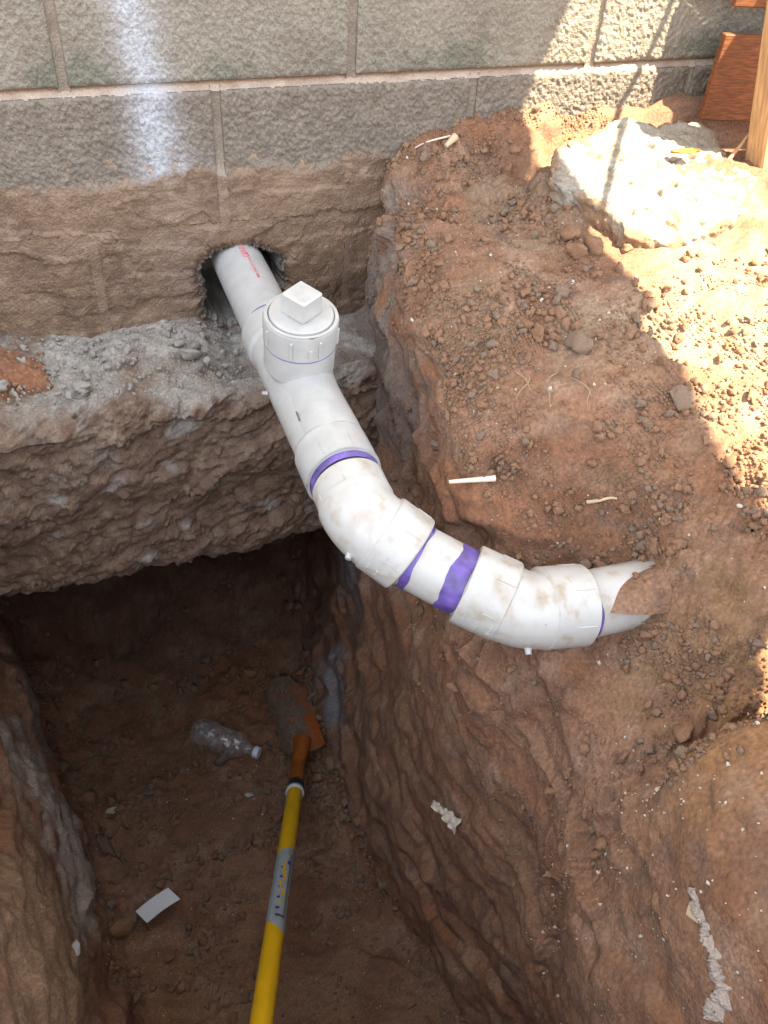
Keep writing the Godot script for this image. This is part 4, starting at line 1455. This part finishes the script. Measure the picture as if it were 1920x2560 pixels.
func scatter(called: String, label: String, spots: Array, mat: Material, parent: Node) -> void:
	for v in 4:
		var mine := []
		for k in range(v, spots.size(), 4): mine.append(spots[k])
		var mm := MultiMesh.new()
		mm.transform_format = MultiMesh.TRANSFORM_3D
		mm.mesh = rocks[v]
		mm.instance_count = mine.size()
		for k in mine.size(): mm.set_instance_transform(k, mine[k])
		var o := MultiMeshInstance3D.new()
		o.name = called
		o.multimesh = mm
		o.material_override = mat
		parent.add_child(o, true)
		meta(o, label, "", "", "stuff")


func build_clods() -> void:
	for k in 8: rocks.append(lump(k + 1, 4, 0.30, Vector3(1.0, 0.8, 0.9)))
	var ground := get_node("ground")
	# crumbs: many on the trodden bank and in the pipe trench, fewer on the pit floor
	var brown := []
	var grey := []
	var white := []
	for k in 80000:
		var where := rng.randf()
		var at := 0
		if where < 0.46: at = soil_pick(2, 9, 7.7, 9.85)
		elif where < 0.72: at = soil_pick(8, 13, 8.0, 9.75)
		elif where < 0.94: at = soil_pick(0, 12, 0.0, 2.3) if rng.randf() < 0.6 else soil_pick(20, 29, 0.0, 2.3)
		else: at = soil_pick(2, 12, 5.0, 8.0)
		var p := soil_p[at]
		if p.x > 0.64 and p.x < 1.0 and p.z > 0.04 and p.z < 0.385: continue
		var thick := nb.get_noise_3dv(p * 7.0 + Vector3(5, 5, 5)) + 0.6 * nb.get_noise_3dv(p * 19.0)
		if thick < rng.randf_range(-0.45, 0.45): continue
		if p.y < -1.2 and p.z > 0.60 and rng.randf() < 0.85: continue
		var r := 0.00105 * pow(rng.randf() * 0.992 + 0.008, -0.46)
		if p.y < -1.2: r *= 2.0
		if p.z > 0.97 and p.x > 0.3 and rng.randf() < 0.9: continue
		r = minf(r, 0.0095 if p.y > -1.2 else 0.02)
		var x := Transform3D(turned(r), p + soil_n[at] * r * 0.35)
		(brown if rng.randf() < 0.72 else grey).append(x)
	for k in 1500:
		var at := 0
		var where := rng.randf()
		if where < 0.40: at = soil_pick(2, 15, 7.6, 9.8)
		elif where < 0.75: at = soil_pick(2, 12, 0.0, 2.0) if rng.randf() < 0.55 else soil_pick(20, 27, 0.0, 2.0)
		else: at = soil_pick(11, 16, 4.5, 9.5)
		var r := 0.0008 * pow(rng.randf() * 0.98 + 0.02, -0.40)
		white.append(Transform3D(turned(r), soil_p[at] + soil_n[at] * r * 0.4))
	# loose earth heaped on the ledge and over the end of the pipe
	heap("soil_heap", Vector3(-0.21, -0.355, 0.10), Vector3(0.11, 0.042, 0.09), 3, "heap of loose reddish earth slumped onto the left end of the footing ledge")
	heap("soil_heap", Vector3(0.560, -0.338, 0.763), Vector3(0.108, 0.031, 0.034), 9, "loose earth lying along the top of the buried pipe end", 0.06)
	for k in 420:
		var left := k < 260
		var c := Vector3(-0.185, -0.33, 0.11) if left else Vector3(0.575, -0.325, 0.765)
		var r := minf(0.0016 * pow(rng.randf() * 0.98 + 0.02, -0.5), 0.008)
		var o := Vector3(rng.randfn() * 0.035, 0, rng.randfn() * 0.03)
		var y := ledge_top(c.x + o.x, c.z + o.z) if left else -0.338 + 0.45 * o.x
		if left and o.x < -0.0: y = maxf(y, -0.350 + 0.042 * (1.0 - pow((c.x + o.x + 0.21) / 0.11, 2.0) - pow((c.z + o.z - 0.10) / 0.085, 2.0)))
		if not left:
			o = Vector3(rng.randfn() * 0.035, 0, rng.randfn() * 0.014)
			r = minf(r, 0.0035)
			c.z = 0.763
			y = -0.341 + 0.031 * maxf(0.0, 1.0 - pow((c.x + o.x - 0.560) / 0.108, 2.0) - pow(o.z / 0.034, 2.0))
		brown.append(Transform3D(turned(r), Vector3(c.x + o.x, y + r * 0.3, c.z + o.z)))
	for k in 9000:      # the ground beyond the slab and the bank across the pit
		var at := soil_pick(2, 14, 9.8, 10.62) if k % 2 else soil_pick(19, 28, 8.0, 10.6)
		var p := soil_p[at]
		if p.z < 0.01 or (p.x > 0.64 and p.x < 1.0 and p.z < 0.385): continue
		if nb.get_noise_3dv(p * 7.0 + Vector3(5, 5, 5)) + 0.6 * nb.get_noise_3dv(p * 19.0) < rng.randf_range(-0.45, 0.45): continue
		var r := minf(0.0019 * pow(rng.randf() * 0.988 + 0.012, -0.50), 0.016)
		(brown if k % 3 else grey).append(Transform3D(turned(r), p + soil_n[at] * r * 0.35))
	scatter("soil_crumbs", "crumbs of brown earth strewn over the ground", brown, M.crumb, ground)
	scatter("grey_crumbs", "crumbs of greyish earth strewn over the ground", grey, M.crumb_grey, ground)
	scatter("pale_grit", "pale grit strewn over the earth", white, M.grit_white, ground)
	# cement grit and rubble on the footing ledge
	var footing := get_node("concrete_footing")
	var grit := []
	for k in 800:
		var p := Vector3(rng.randf_range(-0.2, 0.19), 0, rng.randf_range(0.01, 0.185))
		p.y = ledge_top(p.x, p.z)
		var r := minf(0.0012 * pow(rng.randf() * 0.98 + 0.02, -0.5), 0.006)
		grit.append(Transform3D(turned(r), p + Vector3(0, r * 0.3, 0)))
	scatter("cement_grit", "grey cement grit on the ledge", grit, M.rubble, footing)
	var chunks := [[0.112, 0.105, 0.017], [0.125, 0.085, 0.012], [0.10, 0.075, 0.009], [0.135, 0.12, 0.008], [0.02, 0.075, 0.011], [-0.03, 0.07, 0.008], [-0.015, 0.085, 0.007], [-0.055, 0.155, 0.014], [-0.075, 0.17, 0.009], [-0.16, 0.15, 0.012], [-0.145, 0.165, 0.008], [0.12, 0.135, 0.008], [0.145, 0.06, 0.007], [-0.09, 0.11, 0.006], [0.06, 0.13, 0.006], [0.09, 0.05, 0.006], [-0.13, 0.09, 0.011]]
	for q in chunks:
		var p := Vector3(q[0], ledge_top(q[0], q[1]) + q[2] * 0.35, q[1])
		var o := put(rocks[rng.randi() % 8], M.rubble, "cement_chunk", self, Transform3D(turned(q[2], 0.7), p))
		meta(o, "%s chunk of grey cement on the footing ledge, %s" % ["large" if q[2] > 0.0115 else "small" if q[2] < 0.0075 else "middling", nearby(p, [[Vector3(0.13, -0.35, 0.1), "beside the pipe"], [Vector3(0.0, -0.35, 0.07), "midway along it"], [Vector3(-0.06, -0.36, 0.17), "at its front edge"], [Vector3(-0.15, -0.35, 0.14), "by the earth heap"]])], "rubble", "cement chunks on the ledge")
	# clods large enough to pick up, where the photograph shows them: pixel, half width in pixels, flatness
	var bank := [[1425, 590, 30, 0.7], [1440, 628, 30, 0.9], [1480, 620, 32, 0.9], [1335, 590, 15, 0.8], [1405, 735, 22, 0.9], [1400, 788, 25, 0.7], [1585, 800, 18, 0.8], [1545, 810, 15, 0.8], [1340, 838, 28, 0.5], [1450, 865, 36, 0.8], [1600, 872, 18, 0.8], [1655, 910, 22, 0.7], [1440, 940, 18, 0.8], [1700, 1000, 36, 0.5], [1590, 705, 14, 0.8], [1310, 520, 10, 0.8], [1420, 520, 12, 0.8], [1480, 690, 14, 0.8], [1550, 670, 16, 0.8], [1610, 770, 14, 0.8], [1530, 870, 14, 0.8], [1640, 770, 12, 0.8], [1500, 840, 14, 0.8], [1290, 372, 15, 0.9], [1275, 350, 12, 0.8], [1380, 455, 12, 0.9], [1420, 472, 14, 0.8], [1350, 425, 10, 0.8], [1670, 585, 26, 0.6], [1530, 560, 14, 0.8], [1570, 620, 16, 0.9], [1210, 560, 10, 0.8], [1260, 700, 12, 0.8], [1370, 680, 14, 0.8], [1300, 760, 11, 0.8], [1560, 930, 16, 0.8], [1610, 1030, 18, 0.8], [1540, 1080, 14, 0.8], [1600, 1160, 18, 0.8], [1660, 1130, 14, 0.8], [1700, 1220, 15, 0.8], [1590, 1240, 14, 0.8], [1780, 1290, 14, 0.8], [1450, 1270, 16, 0.8], [1760, 1100, 16, 0.8], [1820, 1010, 15, 0.8], [1850, 1150, 14, 0.8], [1800, 900, 15, 0.8], [1880, 990, 18, 0.7]]
	var trench := [[1705, 1832, 40, 0.6], [1780, 1782, 22, 0.8], [1830, 1830, 22, 0.8], [1852, 1880, 16, 0.8], [1742, 1872, 18, 0.8], [1712, 1885, 22, 0.8], [1560, 1895, 24, 0.6], [1620, 1590, 20, 0.8], [1800, 1700, 16, 0.8], [1880, 1760, 20, 0.8], [1770, 1640, 15, 0.8], [1660, 1560, 14, 0.8], [1850, 1600, 14, 0.8], [1690, 1700, 18, 0.8], [1640, 1780, 16, 0.8], [1740, 1560, 14, 0.8], [1900, 1680, 18, 0.8], [1820, 1890, 15, 0.8], [1600, 1850, 14, 0.8], [1790, 1850, 16, 0.8]]
	var floor_ := [[565, 1900, 34, 0.8], [280, 1908, 25, 0.7], [265, 2118, 36, 0.7], [300, 2322, 38, 0.8], [356, 2170, 17, 0.9], [402, 2212, 18, 0.8], [400, 1985, 17, 0.8], [270, 2262, 24, 0.7], [470, 2320, 16, 0.7], [642, 2370, 15, 0.7], [500, 1870, 16, 0.8], [330, 1860, 18, 0.7], [360, 1930, 14, 0.8], [460, 1960, 14, 0.7], [440, 2060, 14, 0.7], [320, 2060, 16, 0.7], [360, 2110, 12, 0.8], [420, 2400, 14, 0.7], [520, 2280, 12, 0.7], [590, 2300, 12, 0.7], [540, 2180, 12, 0.7], [800, 2300, 18, 0.6], [830, 2360, 14, 0.7], [380, 1720, 14, 0.7], [520, 1700, 12, 0.7], [290, 1740, 12, 0.7], [330, 2190, 14, 0.8], [310, 2150, 12, 0.8], [480, 1800, 14, 0.7], [620, 1950, 12, 0.7]]
	for zone in [[bank, 0], [trench, 1], [floor_, 2]]:
		for q in zone[0]:
			var at := soil_under(q[0], q[1])
			var p := soil_p[at]
			var r: float = q[2] * depth_of(p) / 2160.0
			var o := put(rocks[rng.randi() % 8], M.crumb if rng.randf() < 0.7 else M.crumb_grey, "dirt_clod", self, Transform3D(turned(r, q[3]), p + soil_n[at] * r * 0.3))
			var look := clod_look(r, q[3], o.material_override == M.crumb)
			if zone[1] == 0: meta(o, "%s clod on the bank, %s" % [look, nearby(p, [[Vector3(0.62, -0.1, 0.05), "by the block wall"], [Vector3(0.72, -0.1, 0.34), "beside the slab"], [Vector3(0.46, -0.2, 0.33), "between the wall and the pale splinter"], [Vector3(0.45, -0.22, 0.55), "near the pale splinter"], [Vector3(0.62, -0.15, 0.45), "midway down the slope"], [Vector3(0.75, -0.17, 0.55), "on sunlit earth"], [Vector3(0.52, -0.27, 0.68), "above the buried pipe"]])], "clod", "clods on the bank")
			elif zone[1] == 1: meta(o, "%s clod in the trench, %s" % [look, nearby(p, [[Vector3(0.5, -0.36, 0.8), "just past the buried pipe"], [Vector3(0.5, -0.42, 0.92), "against the near clay bank"], [Vector3(0.6, -0.33, 0.85), "where the trench rises"]])], "clod", "clods in the pipe trench")
			else: meta(o, "%s clod on the pit floor, %s" % [look, nearby(p, [[Vector3(0.1, -1.46, 0.1), "beside the bottle"], [Vector3(0.25, -1.46, 0.25), "beside the shovel"], [Vector3(-0.12, -1.46, 0.44), "beside the white card"], [Vector3(-0.18, -1.46, 0.1), "at the foot of the chalky side"], [Vector3(0.1, -1.46, 0.5), "in the open middle"], [Vector3(0.0, -1.46, -0.2), "in the shade under the footing"]])], "clod", "clods on the pit floor")


func clod_look(r: float, flat: float, brown: bool) -> String:
	return ("large" if r > 0.0155 else "small" if r < 0.0085 else "middling") + (" flat" if flat < 0.65 else " rounded" if flat > 0.85 else "") + (" brown" if brown else " greyish")


func nearby(p: Vector3, marks: Array) -> String:
	var best := 1e9
	var out := ""
	for m in marks:
		var d := p.distance_to(m[0])
		if d < best:
			best = d
			out = m[1]
	return out


const EYE := Vector3(-0.04747, 0.38685, 1.27808)
var soil_px := PackedVector2Array()


func depth_of(p: Vector3) -> float:
	return (p - EYE).dot(Vector3(0.29356485, -0.67397074, -0.6779256))


# The ground vertex seen at a pixel of the photograph (the nearest one along that ray).
func soil_under(u: float, v: float) -> int:
	if soil_px.is_empty():
		soil_px.resize(soil_p.size())
		for i in soil_p.size():
			var d := soil_p[i] - EYE
			var z := d.dot(Vector3(0.29356485, -0.67397074, -0.6779256))
			soil_px[i] = Vector2(-1e5, 0) if z < 0.1 else Vector2(960.0 + 2160.0 * d.dot(Vector3(0.93618847, 0.05928446, 0.34646284)) / z, 1280.0 - 2160.0 * d.dot(Vector3(0.19331536, 0.73637544, -0.64836747)) / z)
	var best := -1
	var score := 1e9
	var at := Vector2(u, v)
	for i in soil_px.size():
		var e := soil_px[i].distance_squared_to(at)
		if e < 200.0:
			var sc := depth_of(soil_p[i]) * 120.0 + sqrt(e)
			if sc < score:
				score = sc
				best = i
	return maxi(best, 0)


func heap(called: String, at: Vector3, size: Vector3, seed_no: int, label: String, rough := 1.0) -> void:
	var nu := 141
	var nv := 60
	var p := PackedVector3Array()
	var c := PackedColorArray()
	var patches := []
	for i in nu:
		var th := TAU * i / (nu - 1)
		for j in nv:
			var f := float(j) / (nv - 1)
			var rim := 1.0 + 0.22 * rough * nb.get_noise_3d(cos(th) * 1.3, sin(th) * 1.3, seed_no)
			var q := Vector3(cos(th) * f * rim * size.x, size.y * (1.0 - f * f), sin(th) * f * rim * size.z)
			var w := q + at
			q.y += rough * (0.008 * na.get_noise_3dv(w * 14.0) - 0.012 * (0.45 + nc.get_noise_3dv(w * 45.0)) - 0.006 * (0.45 + nc.get_noise_3dv(w * 95.0))) - 0.006 * f
			p.append(q)
			c.append(soil_colour(w, patches))
	var o := put(grid_mesh(p, grid_normals(p, nu, nv, true, true), c, nu, nv, false), M.soil, called, self, Transform3D(Basis(), at))
	meta(o, label, "soil heap")


func ledge_top(x: float, z: float) -> float:
	var y := -0.354 - 0.03 * z
	if x > 0.14 and z < 0.16: y -= 0.028 * clampf((x - 0.14) / 0.05, 0, 1)
	y += 0.022 * clampf(-x * 6.0 - 0.2, 0.0, 1.0)
	var q := Vector3(x, y, z)
	return y + 0.016 * na.get_noise_3dv(q * Vector3(5, 6, 5))
